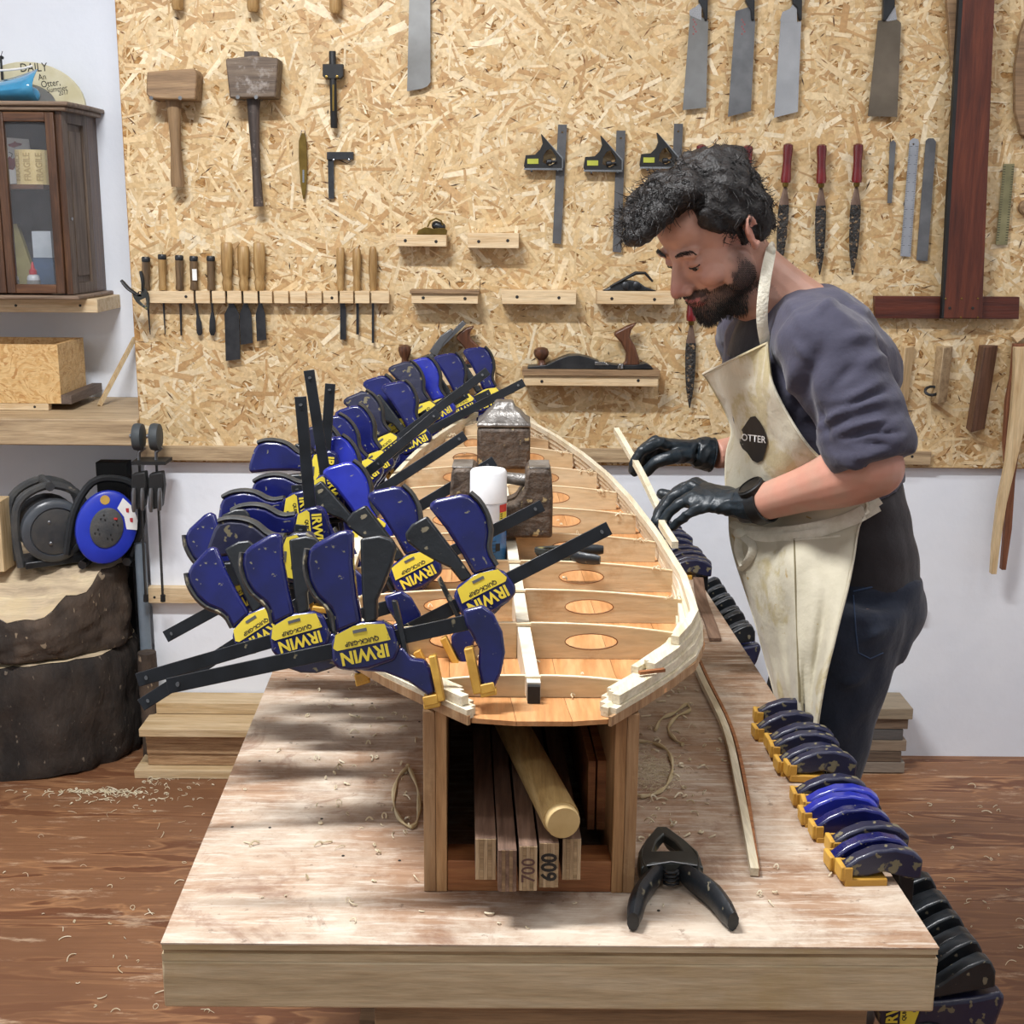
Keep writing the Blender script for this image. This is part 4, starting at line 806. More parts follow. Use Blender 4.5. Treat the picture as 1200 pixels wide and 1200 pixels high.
# ---- blue cable reel
t = thing('cable_reel', 'bright blue open cable reel with socket face leaning beside the black one', 'reel', (onY(128, 660, 3.5).x, 3.5, ZL))
ax = V((.35, -.9, .12)).normalized(); sd = V((-ax.y, ax.x, 0)).normalized(); up = ax.cross(sd).normalized()*1
if up.z < 0: up = -up
tl = (up+sd*.28).normalized(); t2 = (sd-up*.28).normalized()
cB = V((onY(127, 620, 3.5).x, 3.48, ZL+.117)); m_bluep = mat('blue_reel_plastic', '#2438b4', '#1c2d98', .3, sc_=8, speck='#5a6cc0', sps=9, spt=.68)
def ering(o, rx, ry, n=32): return [o+t2*rx*math.cos(2*math.pi*k/n)+tl*ry*math.sin(2*math.pi*k/n) for k in range(n)]
def esolid(b, prof, n=32):
    vs = []
    for r_, h in prof: vs += ering(cB+ax*h, .082*r_, .104*r_, n)
    m_ = len(prof); b.add(vs, [(i*n+k, i*n+(k+1) % n, (i+1)*n+(k+1) % n, (i+1)*n+k) for i in range(m_-1) for k in range(n)]+[list(range(n-1, -1, -1)), list(range((m_-1)*n, m_*n))])
b = MB(); esolid(b, [(.93, 0), (1, .006), (1, .02), (.97, .027), (.9, .03), (.6, .032)]); b.build('blue_disc', m_bluep, t, smooth=1)
b = MB(); esolid(b, [(.54, .03), (.54, .036), (.5, .038)]); o = b.build('socket_plate', m_dusty, t, smooth=1)
b = MB()
for k in range(4):
    a = k*1.57+.6; q = cB+ax*.038+t2*(.026*math.cos(a))+tl*(.03*math.sin(a))
    for dx, dy in ((0, .008), (-.006, -.004), (.006, -.004)): b.box(q+t2*dx+tl*dy, (.004, .002, .006))
b.build('socket_slot', m_matblack, t)
b = MB(); b.box(cB+ax*.039+t2*.018+tl*.03, (.009, .004, .005)); b.build('red_button', mat('red_button', '#c2302f'), t)
lab = [(.1, .035), (.075, .085), (.03, .098), (.018, .05)]
b = MB(); pts = [cB+ax*.0315+t2*(.086*math.cos(a)*q_)+tl*(.1*math.sin(a)*q_) for q_, a in [(.62, .1), (.95, .1), (.97, .4), (.97, .8), (.95, 1.25), (.62, 1.25), (.6, .7)]]; b.prism(pts, ax*.0008); b.build('paper_sticker', m_paper, t)
b = MB(); 
for a in (.45, .85): q = cB+ax*.033+t2*(.086*math.cos(a)*.78)+tl*(.1*math.sin(a)*.78); b.box(q, (.008, .002, .012))
b.build('sticker_print', mat('red_print', '#b5333c'), t)
b = MB(); q = cB+ax*.031+t2*-.02+tl*.075; b.lathe(q, ax, [(.013, 0), (.013, .002)], 16); b.build('round_sticker', mat('ochre_sticker', '#b3903f', '#c9a552'), t)
b = MB(); b.tube(spline([cB-ax*.03+t2*-.085+tl*-.1, cB-ax*.03+t2*-.09+tl*.02, cB-ax*.03+t2*-.06+tl*.11, cB-ax*.03+tl*.135, cB-ax*.03+t2*.06+tl*.12, cB-ax*.03+t2*.095+tl*.03, cB-ax*.03+t2*.085+tl*-.1], 24), .011, 8); b.build('frame', m_black, t, smooth=1)
b = MB(); b.lathe(cB-ax*.09, ax, [(.04, 0), (.078, 0), (.078, .085), (.04, .085)], 24); b.build('cable_coil', m_black, t, smooth=1)
for s_ in (-1, 1): b = MB(); q = cB+t2*(.062*s_)-ax*.02; b.tube([V((q.x, q.y-.03, ZL+.013)), V((q.x, q.y+.05, ZL+.013))], .0125, 8); b.build('foot', m_black, t, smooth=1)
# ------------------------------------------------------------------ bench
ZB = .71
BL = onZ(188, 1105, ZB); BR = onZ(1101, 1111, ZB)
BW_ = BR-BL; bu = BW_.normalized(); bw = V((-.0407, 1, 0)).normalized(); BLEN = 1.93
def bench_mat():
    m, nt, b = nodes('worn_bench_top'); v = coord(nt); g = noise_n(nt, coord(nt, (1.5, 14, 6)), 3, 7, .62, .5)
    col = ramp(nt, g, [(.3, lin('#7d5f49')), (.5, lin('#9c7c62')), (.7, lin('#b0937a'))])
    d1 = noise_n(nt, v, 4.2, 10, .72, .3); col = mix(nt, ramp(nt, d1, [(.42, (0, 0, 0)), (.62, (.85,)*3)]), col, lin('#cdc0ae'))
    d2 = noise_n(nt, coord(nt, (1, 9, 1)), 13, 8, .75, .4); col = mix(nt, ramp(nt, d2, [(.5, (0, 0, 0)), (.62, (.55,)*3)]), col, lin('#dbd2c4'))
    d3 = noise_n(nt, v, 8, 9, .7, .8); col = mix(nt, ramp(nt, d3, [(.56, (0, 0, 0)), (.66, (.6,)*3)]), col, lin('#7a5540'))
    d4 = noise_n(nt, v, 60, 5, .6); col = mix(nt, ramp(nt, d4, [(.66, (0, 0, 0)), (.70, (.5,)*3)]), col, lin('#5d4636'))
    nt.links.new(col, b.inputs['Base Color']); b.inputs['Roughness'].default_value = .55; bump(nt, b, d2, .2, .004); return m
m_benchtop = bench_mat()
m_benchedge = wood('bench_edge', '#cdb995', '#b09b78', '#dccbaa', 'X', 4, .65, .3, 10, dirt='#b9a274', dsc=3, dth=.62)
m_dkply = wood('brown_ply_layer', '#a58a66', '#86704f', '#bda27c', 'X', 7)
bench = thing('workbench', 'long workbench with worn whitish plywood top and pale timber front rail', 'workbench', (BL.x+.45, BL.y+.8, 0))
def bp(u, d, z=ZB): return V((BL.x, BL.y, 0))+bu*u+bw*d+V((0, 0, z))
Wd = BW_.length
b = MB(); b.prism([bp(0, .0), bp(Wd, 0), bp(Wd, BLEN), bp(0, BLEN)], V((0, 0, -.002))); b.build('top_veneer', m_benchtop, bench)
for k, (th, m_, ins) in enumerate(((.0075, m_benchedge, .001), (.0055, m_dkply, .0025), (.009, m_benchedge, .0005))):
    z_ = ZB-.002-sum((.0075, .0055, .009)[:k]); b = MB(); b.prism([bp(ins, ins, z_), bp(Wd-ins, ins, z_), bp(Wd-ins, BLEN-ins, z_), bp(ins, BLEN-ins, z_)], V((0, 0, -th))); b.build('ply_layer', m_, bench)
zr = ZB-.024
b = MB(); b.prism([bp(.0, 0, zr), bp(Wd, 0, zr), bp(Wd, .035, zr), bp(0, .035, zr)], V((0, 0, -.062))); b.build('front_rail', m_benchedge, bench, bev=.003)
for u0 in (.002, Wd-.037):
    b = MB(); b.prism([bp(u0, .036, zr), bp(u0+.035, .036, zr), bp(u0+.035, BLEN, zr), bp(u0, BLEN, zr)], V((0, 0, -.062))); b.build('side_rail', m_pineY, bench, bev=.002)
for u0 in (.255, Wd-.36):
    for d0 in (.06, BLEN-.16):
        b = MB(); b.prism([bp(u0, d0, zr-.001), bp(u0+.09, d0, zr-.001), bp(u0+.09, d0+.09, zr-.001), bp(u0, d0+.09, zr-.001)], V((0, 0, -(zr-.001)))); b.build('leg', m_pineZ, bench, bev=.003)
b = MB(); b.prism([bp(.25, .02, zr-.064), bp(.85, .02, zr-.064), bp(.85, .05, zr-.064), bp(.25, .05, zr-.064)], V((0, 0, -.12))); b.build('under_rail', m_mallet, bench, bev=.002)
b = MB(); b.prism([bp(.18, .1, .2), bp(Wd-.18, .1, .2), bp(Wd-.18, BLEN-.1, .2), bp(.18, BLEN-.1, .2)], V((0, 0, -.02))); b.build('lower_shelf', m_mallet, bench)
b = MB(); rn = random.Random(5)
for i in range(26):
    u_, d_ = (rn.uniform(.03, .3), rn.uniform(.1, 1.0)) if i < 18 else (rn.uniform(.55, .9), rn.uniform(.05, .5)); q = bp(u_, d_, ZB+.0002); b.lathe(q, (0, 0, 1), [(.0022, 0), (.0022, .0004)], 7)
b.build('screw_hole', m_ink, bench, kind='stuff')
# ------------------------------------------------------------------ box stand under the board
def cx_(d): return .017-.0407*(d-1.66)+.009*max(0, (1.6-d)/.17)
D0 = onZ(600, 1046, ZB).y
def fx_(x): return onZ(x, 1046, ZB).x
box = thing('box_stand', 'open fronted plywood box stand carrying the board\'s tail end', 'stand', (.03, D0, ZB))
BT = .957; m_boxply = wood('box_plywood', '#a47f58', '#835f3e', '#ba9872', 'Z', 5, .65, dirt='#c9a87c', dsc=8, dth=.6); m_redw = wood('reddish_cross_batten', '#9a6138', '#7c4b29', '#b07847', 'X', 5)
DL = .62
for (xa, xb_, m_) in ((497, 511, m_boxply), (511.3, 524, m_pineZ), (716, 729, m_pineZ), (729.3, 743, m_boxply)):
    xa, xb_ = fx_(xa), fx_(xb_); zt_ = BT-(.002 if m_ is m_pineZ else .004)
    b = MB(); b.prism([V((xa, D0, ZB+.0005)), V((xb_, D0, ZB+.0005)), V((xb_, D0, zt_)), V((xa, D0, zt_))], bw*DL); b.build('side_panel', m_boxply if m_ is m_boxply else wood('box_inner_ply', '#b58a5c', '#8f673f', '#caa273', 'Z', 5), box, bev=.001)
xa, xb_ = fx_(524.2), fx_(715.8)
b = MB(); b.prism([V((xa, D0+.002, ZB+.0005)), V((xb_, D0+.002, ZB+.0005)), V((xb_, D0+.002, ZB+.043)), V((xa, D0+.002, ZB+.043))], bw*.045); b.build('cross_batten', m_redw, box, bev=.001)
b = MB(); b.prism([V((xa, D0, ZB+.0005)+bw*DL*.85), V((xb_, D0, ZB+.0005)+bw*DL*.85), V((xb_, D0, ZB+.04)+bw*DL*.85), V((xa, D0, ZB+.04)+bw*DL*.85)]if False else [V((xa, D0, ZB+.0005))+bw*DL*.85, V((xb_, D0, ZB+.0005))+bw*DL*.85, V((xb_, D0, ZB+.043))+bw*DL*.85, V((xa, D0, ZB+.043))+bw*DL*.85], bw*.045); b.build('cross_batten', m_redw, box, bev=.001)
b = MB(); b.prism([V((xa, D0, ZB+.0005))+bw*(DL-.012), V((xb_, D0, ZB+.0005))+bw*(DL-.012), V((xb_, D0, BT-.004))+bw*(DL-.012), V((xa, D0, BT-.004))+bw*(DL-.012)], bw*.012); b.build('back_panel', m_matblack if False else m_boxply, box)
b = MB(); b.prism([V((xa, D0, BT-.016))+bw*.05, V((xb_, D0, BT-.016))+bw*.05, V((xb_, D0, BT-.004))+bw*.05, V((xa, D0, BT-.004))+bw*.05], bw*(DL-.07)); b.build('top_panel', m_boxply, box)
# boards stored inside
zq = ZB+.0435; m_stick = wood('dusty_brown_board', '#7a5f4e', '#5a4437', '#967a66', 'Y', 5); m_stick_end = wood('board_end_grain', '#b79c78', '#957a58', '#cdb592', 'Z', 12)
for i, (x0_, x1_, yb2, L, h, lb) in enumerate([
    (557, 582, 1031, .5, .056, 'pale ended board inside the box stand, leftmost of the five front ones'),
    (583.5, 606, 1045, .46, .056, 'dark plywood board inside the box stand, second from the left'),
    (608, 630, 1044, .52, .06, 'board with faint handwritten 700 on its end, middle of five in the box stand'),
    (631.5, 655, 1040, .5, .06, 'plywood board with bold black 600 on its end, inside the box stand'),
    (658.5, 681, 1031, .48, .056, 'pale layered board inside the box stand, right of the one marked 600')]):
    p0 = onZ((x0_+x1_)/2, yb2, zq+.0005); df = p0.y; xa = onZ(x0_, yb2, zq).x; xb_ = onZ(x1_, yb2, zq).x
    o_ = thing('stored_board', lb, 'board', (p0.x, df, zq), 'boards stored in the box stand')
    b = MB(); b.prism([V((xa, df+.0005, zq+.0005)), V((xb_-.001, df+.0005, zq+.0005)), V((xb_-.001, df+.0005, zq+h)), V((xa, df+.0005, zq+h))], bw*L); b.build('board', m_stick, o_, bev=.0006)
    nl = 5; ww = (xb_-.001-xa)/nl
    for k in range(nl):
        b = MB(); b.prism([V((xa+k*ww+.0002, df+(.0 if k % 2 else .0004)-.001, zq+.001)), V((xa+(k+1)*ww-.0001, df+(.0 if k % 2 else .0004)-.001, zq+.001)), V((xa+(k+1)*ww-.0001, df+(.0 if k % 2 else .0004)-.001, zq+h-.0008)), V((xa+k*ww+.0002, df+(.0 if k % 2 else .0004)-.001, zq+h-.0008))], V((0, .0013, 0)))
        b.build('end_ply', (m_stick_end, m_dkply)[(k+i) % 2] if i != 1 else (m_stick, m_mallet)[k % 2], o_)
    if i in (2, 3):
        Mx = Matrix.Translation(V(((xa+xb_)/2+.0005, df-.0012, zq+h/2-.002))) @ Matrix.Rotation(R(90), 4, 'X') @ Matrix.Rotation(R(90), 4, 'Z')
        put_text('handwritten_number', '700' if i == 2 else '600', .023 if i == 2 else .026, Mx, m_ink if i == 3 else mat('faint_ink', '#5a3f3a'), o_, .0007 if i == 3 else .0002, .95)
for x0_, x1_, lb in ((690, 699, 'thin reddish board deep in the box stand at the right, left one'), (701, 712, 'thin reddish board deep in the box stand against its right side')):
    q0 = onZ(x0_, 992, zq); q1 = onZ(x1_, 992, zq); b = MB(); q0.y = q1.y = D0+.085
    b.prism([V((q0.x, q0.y, zq+.001)), V((q1.x, q0.y, zq+.001)), V((q1.x, q0.y, zq+.1)), V((q0.x, q0.y, zq+.1))], bw*.4); b.build('stored_board', m_redw, bev=.001, label=lb, cat='board', group='thin boards deep in the box stand')
pa = U(660, 970, 1.555); pa = V((pa.x, 1.42, zq+.0605+.0235)); pb = V((-.005, 1.76, zq+.0605+.0235))
t = thing('cardboard_tube', 'yellowish wooden dowel roll lying on the boards in the box stand', 'tube', pa)
m_tube2 = wood('tan_tube', '#c2a36b', '#a5854f', '#d2b680', 'Y', 5, .5); ad = (pb-pa).normalized()
b = MB(); b.lathe(pa+ad*.012, ad, [(.0225, 0), (.023, .003), (.023, (pb-pa).length)], 22); b.build('roll', m_tube2, t, smooth=1)
b = MB(); b.lathe(pa, ad, [(.0195, 0), (.021, .002), (.021, .013)], 22); b.build('end_plug', mat('pale_plug', '#cdb27c', '#b99c66', .6), t, smooth=1)
# far riser (mostly hidden)
b = MB(); b.prism([bp(.32, 1.35, ZB+.0005), bp(.6, 1.35, ZB+.0005), bp(.6, 1.35, .975), bp(.32, 1.35, .975)], bw*.2); b.build('box_riser', m_boxply, bev=.002, label='plywood riser block under the far half of the board', cat='block')
# ------------------------------------------------------------------ the wooden board being built
ctl = [(1.432, .082), (1.476, .118), (1.55, .176), (1.627, .228), (1.726, .262), (1.9, .275), (2.15, .272), (2.4, .258), (2.6, .238), (2.8, .204), (3.0, .156), (3.18, .098), (3.32, .04), (3.37, .006)]
def hw(d):
    d = min(max(d, ctl[0][0]), ctl[-1][0])
    for (a, p), (b_, q) in zip(ctl, ctl[1:]):
        if d <= b_: return p+(q-p)*(d-a)/(b_-a)
def zo(d): return .014*max(0, d-1.43)**2
ZS = .9625
def surf(d, s, ins=0, z=0): h = max(hw(d)-ins, .001); return V((cx_(d)+s*h, d, ZS+zo(d)+z))
brd = thing('surfboard_frame', 'unfinished hollow wooden surfboard with ribs, stringer and pale rail strips', 'surfboard', (0, 2.3, ZS))
ds = [1.432, 1.445, 1.462, 1.485, 1.51, 1.55, 1.6, 1.66, 1.72, 1.8, 1.9, 2.0, 2.1, 2.2, 2.3, 2.4, 2.5, 2.6, 2.7, 2.8, 2.9, 3.0, 3.1, 3.18, 3.25, 3.32, 3.37]
m_cedar = wood('cedar_skin', '#cb9360', '#b27a48', '#dcab79', 'Y', 4, .5, .2, 10); m_cedar.node_tree.nodes['Principled BSDF'].inputs['Roughness'].default_value = .4
m_ribm = wood('rib_plywood', '#d8c29c', '#c9af86', '#e2d0ae', 'X', 4, .55, .15, 6, dirt='#b08a5c', dsc=7, dth=.64)
m_ribedge = mat('pale_rib_edge', '#ecdcbc', '#dcc8a2', .6, sc_=30)
m_burn = mat('burnt_edge', '#6a3f20', '#8a5a30', .7, sc_=40)
m_balsa = wood('pale_balsa', '#e0d5ba', '#cfc09d', '#e9e0ca', 'Y', 5, .6, .15, 12)
b = MB()
# planked bottom skin, seven planks side by side
edges7 = [-1, -.66, -.36, -.1, .14, .42, .7, 1]
for e0, e1 in zip(edges7, edges7[1:]):
    b = MB(); top = []; 
    for d in ds:
        h = hw(d); W_ = .28
        x0_ = max(min(e0*W_, h), -h); x1_ = max(min(e1*W_, h), -h)
        fw = .012*(1-((x0_)/h)**2)*0
        yy0 = d-(.0 if d > 1.44 else -.010*(x0_/h)**2); yy1 = d-(.0 if d > 1.44 else -.010*(x1_/h)**2)
        if x1_-x0_ > .0005 or True: top.append((V((cx_(d)+x0_+.0003, yy0, ZS+zo(d))), V((cx_(d)+x1_-.0003 if x1_ > x0_ else cx_(d)+x1_, yy1, ZS+zo(d)))))
    th = V((0, 0, -.006)); rows = [[l, r_, r_+th, l+th, l] for l, r_ in top]; b.grid(rows); b.add(rows[0][:4], [(0, 1, 2, 3)]); b.build('skin_plank', m_cedar, brd)
# ribs, left and right halves with oval holes
RIBH = .049
ribd = [1.512, 1.655, 1.81, 1.965, 2.137, 2.32, 2.50, 2.67, 2.857, 3.03, 3.18]
for d in ribd:
    H = RIBH*(.55 if d < 1.6 else 1)*(1 if d < 2.95 else .8); h = hw(d)-.022
    for s in (-1, 1):
        z0_ = ZS+zo(d)+.0005; xa = cx_(d)+s*.0095; xb_ = cx_(d)+s*h
        nn_ = 9; outl = [V((lerp(xa, xb_, k/nn_), d, z0_)) for k in (0, nn_)]+[V((lerp(xa, xb_, k/nn_), d, z0_+H*(1-.30*(k/nn_)**2.2))) for k in range(nn_, -1, -1)]
        hole = []
        if d > 1.6 and d < 3.1:
            hc = xa+(xb_-xa)*.40; rx = min(.036, h*.18); rz = .0115; hole = [[V((hc+rx*math.cos(2*math.pi*k/20), d, z0_+H*.49+rz*math.sin(2*math.pi*k/20))) for k in range(20)]]
        b = MB(); b.prism(outl, V((0, .0045, 0)), hole); rb = b.build('rib', m_ribm, brd)
        b = MB(); tp_ = [p+V((0, .00225, .0006)) for p in outl[2:]]; b.tube(tp_, (.0026, .0008), 4, up=(0, 1, 0), sq=True); b.build('top_edge', m_ribedge, rb)
        if hole: b = MB(); hr = [p+V((0, .0005, 0)) for p in hole[0]]; b.tube(hr+[hr[0]], .0009, 5); b.build('burnt_rim', m_burn, rb)
        # corner block next to the rail
# stringer
b = MB(); dd = [1.50]+ribd[1:]+[3.3]; rows = []
zz = [V((cx_(d)-.0085, d, ZS+zo(d)+.0005)) for d in dd]
for i in range(len(dd)-1):
    a, c = zz[i], zz[i+1]; h_ = (RIBH-.004)*(.8 if dd[i] > 2.9 else 1); h0_ = h_*(.52 if i == 0 else 1); b.add([a, a+V((.017, 0, 0)), c+V((.017, 0, 0)), c, a+V((0, 0, h0_)), a+V((.017, 0, h0_)), c+V((.017, 0, h_)), c+V((0, 0, h_))], [(0, 1, 2, 3), (4, 7, 6, 5), (0, 4, 5, 1), (1, 5, 6, 2), (2, 6, 7, 3), (3, 7, 4, 0)])
b.build('stringer', mat('stringer_white', '#d9d3c4', '#c3b79f', .6, sc_=30), brd)
for d in ribd: b = MB(); b.box((cx_(d), d+.002, ZS+zo(d)+RIBH*(.55 if d < 1.6 else 1)*(.82 if d > 2.95 else 1)-.0005), (.02, .007, .003)); b.build('joint_cap', m_ribedge, brd)
b = MB(); b.box((cx_(1.5), 1.494, ZS+.0115), (.0155, .008, .022)); b.build('stringer_end', m_matblack, brd)
# rail strips, laminated in courses; list: (inset, z, d_start, d_end, thickness, height)
def strip(s, ins, z, da, db, th, h, nm='rail_strip', m=None, zf=None):
    n_ = 30; pts = []
    for k in range(n_+1): d = lerp(da, db, k/n_); tq = (k/n_)**2.5; p = surf(d, s, lerp(ins, .006, tq) if db < 3 else ins, z+h/2+.0005); pts.append(p)
    b = MB(); b.tube(pts, (h/2, th/2), 4, up=(0, 0, 1), sq=True); return b.build(nm, m or m_balsa, brd)
for s in (-1, 1):
    for j in range(4):
        strip(s, .006+j*.004, j*.0125, (1.44, 1.452, 1.53, 1.6)[j]+(.008 if s > 0 else 0), 3.36-.01*j, .011, .0118)
    for k, (ins, da, db, z) in enumerate(((.017, 1.45, 2.3, 0), (.028, 1.465, 2.15, 0), (.039, 1.485, 2.05, .0), (.021, 1.47, 2.2, .0122), (.032, 1.485, 2.08, .0105), (.025, 1.55, 2.15, .0242), (.036, 1.54, 2.0, .0195))): strip(s, ins, z, da, db, .0105, .0118)
    strip(s, .001, -.007, 1.436, 3.37, .004, .012, 'outer_ply_edge', m_boxply)
b = MB(); b.box((.178, 1.528, ZS+.03), (.035, .006, .004), Matrix.Rotation(R(20), 3, 'Z')); b.build('glue_spreader', m_redw, brd)
# ---- loose strip held by the hands
sp_ = [U(893, 742, 1.95)] if False else []
pA = surf(2.18, 1, .012, .056); b = MB(); q3 = U(722, 504, 2.72)
pts = spline([surf(2.03, 1, .008, .0605), surf(2.16, 1, .008, .0615), U(777, 610, 2.34), U(757, 566, 2.47), U(742, 538, 2.57), q3], 24)
b.tube(pts, (.0058, .0055), 4, up=(0, 0, 1), sq=True); b.build('loose_rail_strip', m_balsa, label='pale balsa strip held in the gloved hands, bent along the board\'s right rail', cat='strip')
# ------------------------------------------------------------------ things on the board
m_iron = mat('rusty_weight_iron', '#635549', '#3d332b', .6, .15, sc_=45, bmp=.6, bs=60, speck='#a8956c', sps=40, spt=.64)
m_lead = mat('scuffed_lead', '#8f8c88', '#5f5b57', .4, .5, sc_=22, bmp=.4)
zt_ = lambda d: ZS+zo(d)+RIBH+.0012
d1 = 2.62; t = thing('iron_weight', 'tall square iron weight with silvery pyramid top standing on the ribs', 'weight', (0, d1, zt_(2.68)))
pL = U(559, 560, 2.68); pR = U(621, 560, 2.68); cxx = (pL.x+pR.x)/2; hwd = (pR.x-pL.x)/2; z0_ = zt_(2.70)
b = MB(); b.prism([V((cxx-hwd, d1, z0_)), V((cxx+hwd, d1, z0_)), V((cxx+hwd, d1+.11, z0_)), V((cxx-hwd, d1+.11, z0_))], V((0, 0, .088))); b.build('body', m_iron, t, bev=.008)
z_ = z0_+.0885; b = MB()
lv = [(1, 0), (1.0, .008), (.82, .014), (.62, .028), (.42, .036), (.36, .046), (.3, .05)]; vs = [V((cxx+sx*hwd*f, d1+.055+sy*.055*f, z_+h)) for f, h in lv for sx, sy in ((-1, -1), (1, -1), (1, 1), (-1, 1))]
b.add(vs, [(i*4+k, i*4+(k+1) % 4, i*4+4+(k+1) % 4, i*4+4+k) for i in range(len(lv)-1) for k in range(4)]+[(3, 2, 1, 0), tuple(range(len(vs)-4, len(vs)))]); b.build('pyramid_top', m_lead, t, bev=.003)
d2 = 2.095; z0_ = zt_(2.2); t = thing('iron_weight', 'handled iron weight with two raised shoulders behind the spray can', 'weight', (0, d2, z0_))
pL = U(529, 630, 2.22); pR = U(646, 630, 2.22); xa, xb_ = pL.x, pR.x; wv = xb_-xa
b = MB(); o = [(0, 0), (1, 0), (1, .6), (.985, .92), (.95, 1), (.78, 1.0), (.735, .94), (.725, .72), (.64, .5), (.5, .42), (.36, .5), (.275, .72), (.265, .94), (.22, 1), (.05, 1), (.015, .92), (0, .6)]
b.prism([V((xa+u*wv, d2, z0_+v_*.118)) for u, v_ in o], V((0, .095, 0))); b.build('body', m_iron, t, bev=.006)
b = MB(); b.tube([V((xa+u*wv, d2+.04, z0_+.118*v_)) for u, v_ in ((.26, .78), (.5, .82), (.74, .78))], [.011, .0095, .011], 10); b.build('handle', m_lead, t, smooth=1)
b = MB()
for u in (.12, .87): b = MB(); b.box((xa+u*wv, d2+.045, z0_+.1185), (wv*.2, .07, .003)); b.build('worn_top', m_lead, t, bev=.001)
# spray can
dC = 2.06; zc_ = ZS+zo(dC)+.001; q = U(572, 660, 2.13); rC = .0305; xC = q.x
t = thing('spray_can', 'white capped aerosol can with blue lower half standing between the ribs', 'can', (xC, dC, zc_))
hC = .136
b = MB(); b.lathe((xC, dC, zc_), (0, 0, 1), [(rC-.002, 0), (rC, .003), (rC, hC*.62)], 28); b.build('blue_label', mat('blue_can_print', '#2d6ea6', '#245f93', .25, sc_=9, speck='#4f8fc0', sps=90, spt=.62), t, smooth=1)
b = MB(); b.lathe((xC, dC, zc_+hC*.62), (0, 0, 1), [(rC, 0), (rC, .005)], 28); b.build('yellow_band', mat('yellow_band', '#dcc14a'), t, smooth=1)
b = MB(); b.lathe((xC, dC, zc_+hC*.62+.005), (0, 0, 1), [(rC, 0), (rC, .034)], 28); b.build('white_label', mat('white_can_print', '#dfe3e8', '#d3d8df', .25), t, smooth=1)
zz_ = zc_+hC*.62+.039
b = MB(); b.lathe((xC, dC, zz_), (0, 0, 1), [(rC-.001, 0), (rC-.001, .001), (rC+.0005, .0015), (rC-.0005, .05), (rC-.003, .0535), (rC-.01, .0545)], 28); b.build('cap', mat('white_cap', '#eceef0', '#e2e5e8', .3), t, smooth=1)
def canpatch(nm, a0, a1, z0_, z1_, m):
    b = MB(); rows = [[V((xC+(rC+.0005)*math.sin(R(lerp(a0, a1, k/8))), dC-(rC+.0005)*math.cos(R(lerp(a0, a1, k/8))), z)) for k in range(9)] for z in (z0_, z1_)]; b.grid(rows); return b.build(nm, m, t, smooth=2)
zw = zc_+hC*.62+.005
canpatch('hazard_panel', 38, 75, zw+.02, zw+.033, mat('can_red', '#c33a34')); canpatch('hazard_panel', 38, 75, zw+.004, zw+.02, mat('can_yellow', '#d8c73f'))
for k in range(4): canpatch('small_print', 41, 50, zw+.006+k*.0035, zw+.008+k*.0035, m_ink)
for k in range(9): canpatch('small_print', -25+(k*13) % 7, 20+(k*17) % 13, zc_+.012+k*.0062, zc_+.0135+k*.0062, mat('can_text', '#1b3f63'))
canpatch('small_print', 24, 40, zc_+.045, zc_+.058, m_ink)
# little spring clamp lying on the board
Mx = Matrix.Translation(V((U(655, 655, 2.0).x, 2.055, ZS+zo(2.05)+.004))) @ Matrix.Rotation(R(-80), 4, 'Z') if False else frame((.2, -.98, 0), (0, 0, 1), (U(652, 655, 2.05).x, 2.06, ZS+.007))
spring_clamp('spring_clamp', 'black spring clamp lying between the ribs right of the spray can', frame((.15, 1, 0), (0, 0, 1), (U(662, 655, 2.02).x, 1.992, ZS+zo(2.0)+RIBH-.003)), .58)
# big spring clamp on the bench
q = onZ(790, 1035, ZB); spring_clamp('spring_clamp', 'large black spring clamp lying open on the bench near the front edge', frame((1, .02, 0), (0, -.05, 1), (q.x-.006, onZ(790, 1036, ZB).y, ZB+.001)), 1.08, mj=m_blk_dirty)
# long strip lying on the bench right of the box
pts = [onZ(806, 760, ZB), onZ(822, 800, ZB), onZ(850, 860, ZB), onZ(866, 930, ZB), onZ(884, 1028, ZB)]
b = MB(); b.tube(spline([p+V((0, 0, .0075)) for p in pts], 20), (.0055, .0055), 4, up=(0, 0, 1), sq=True); b.build('bent_rail_strip', m_balsa, label='long pale curved strip lying on the bench right of the box stand', cat='strip')
b = MB(); b.tube(spline([p+V((.010, 0, .0075)) for p in pts[:4]]+[pts[4]+V((.004, .0, .0065))], 20), (.0055, .0025), 4, up=(0, 0, 1), sq=True); b.build('bent_rail_strip', m_redw, label='dark reddish thin strip lying against the pale curved strip on the bench', cat='strip')
b = MB(); b.tube(spline([onZ(x, y, ZB)+V((0, 0, .0045)) for x, y in ((818, 680), (822, 705), (833, 735), (838, 752))], 10), (.003, .012), 4, up=(0, 0, 1), sq=True); b.build('scrap_strip', m_stick, label='dark flat scrap strip on the bench beside the right rail', cat='strip')
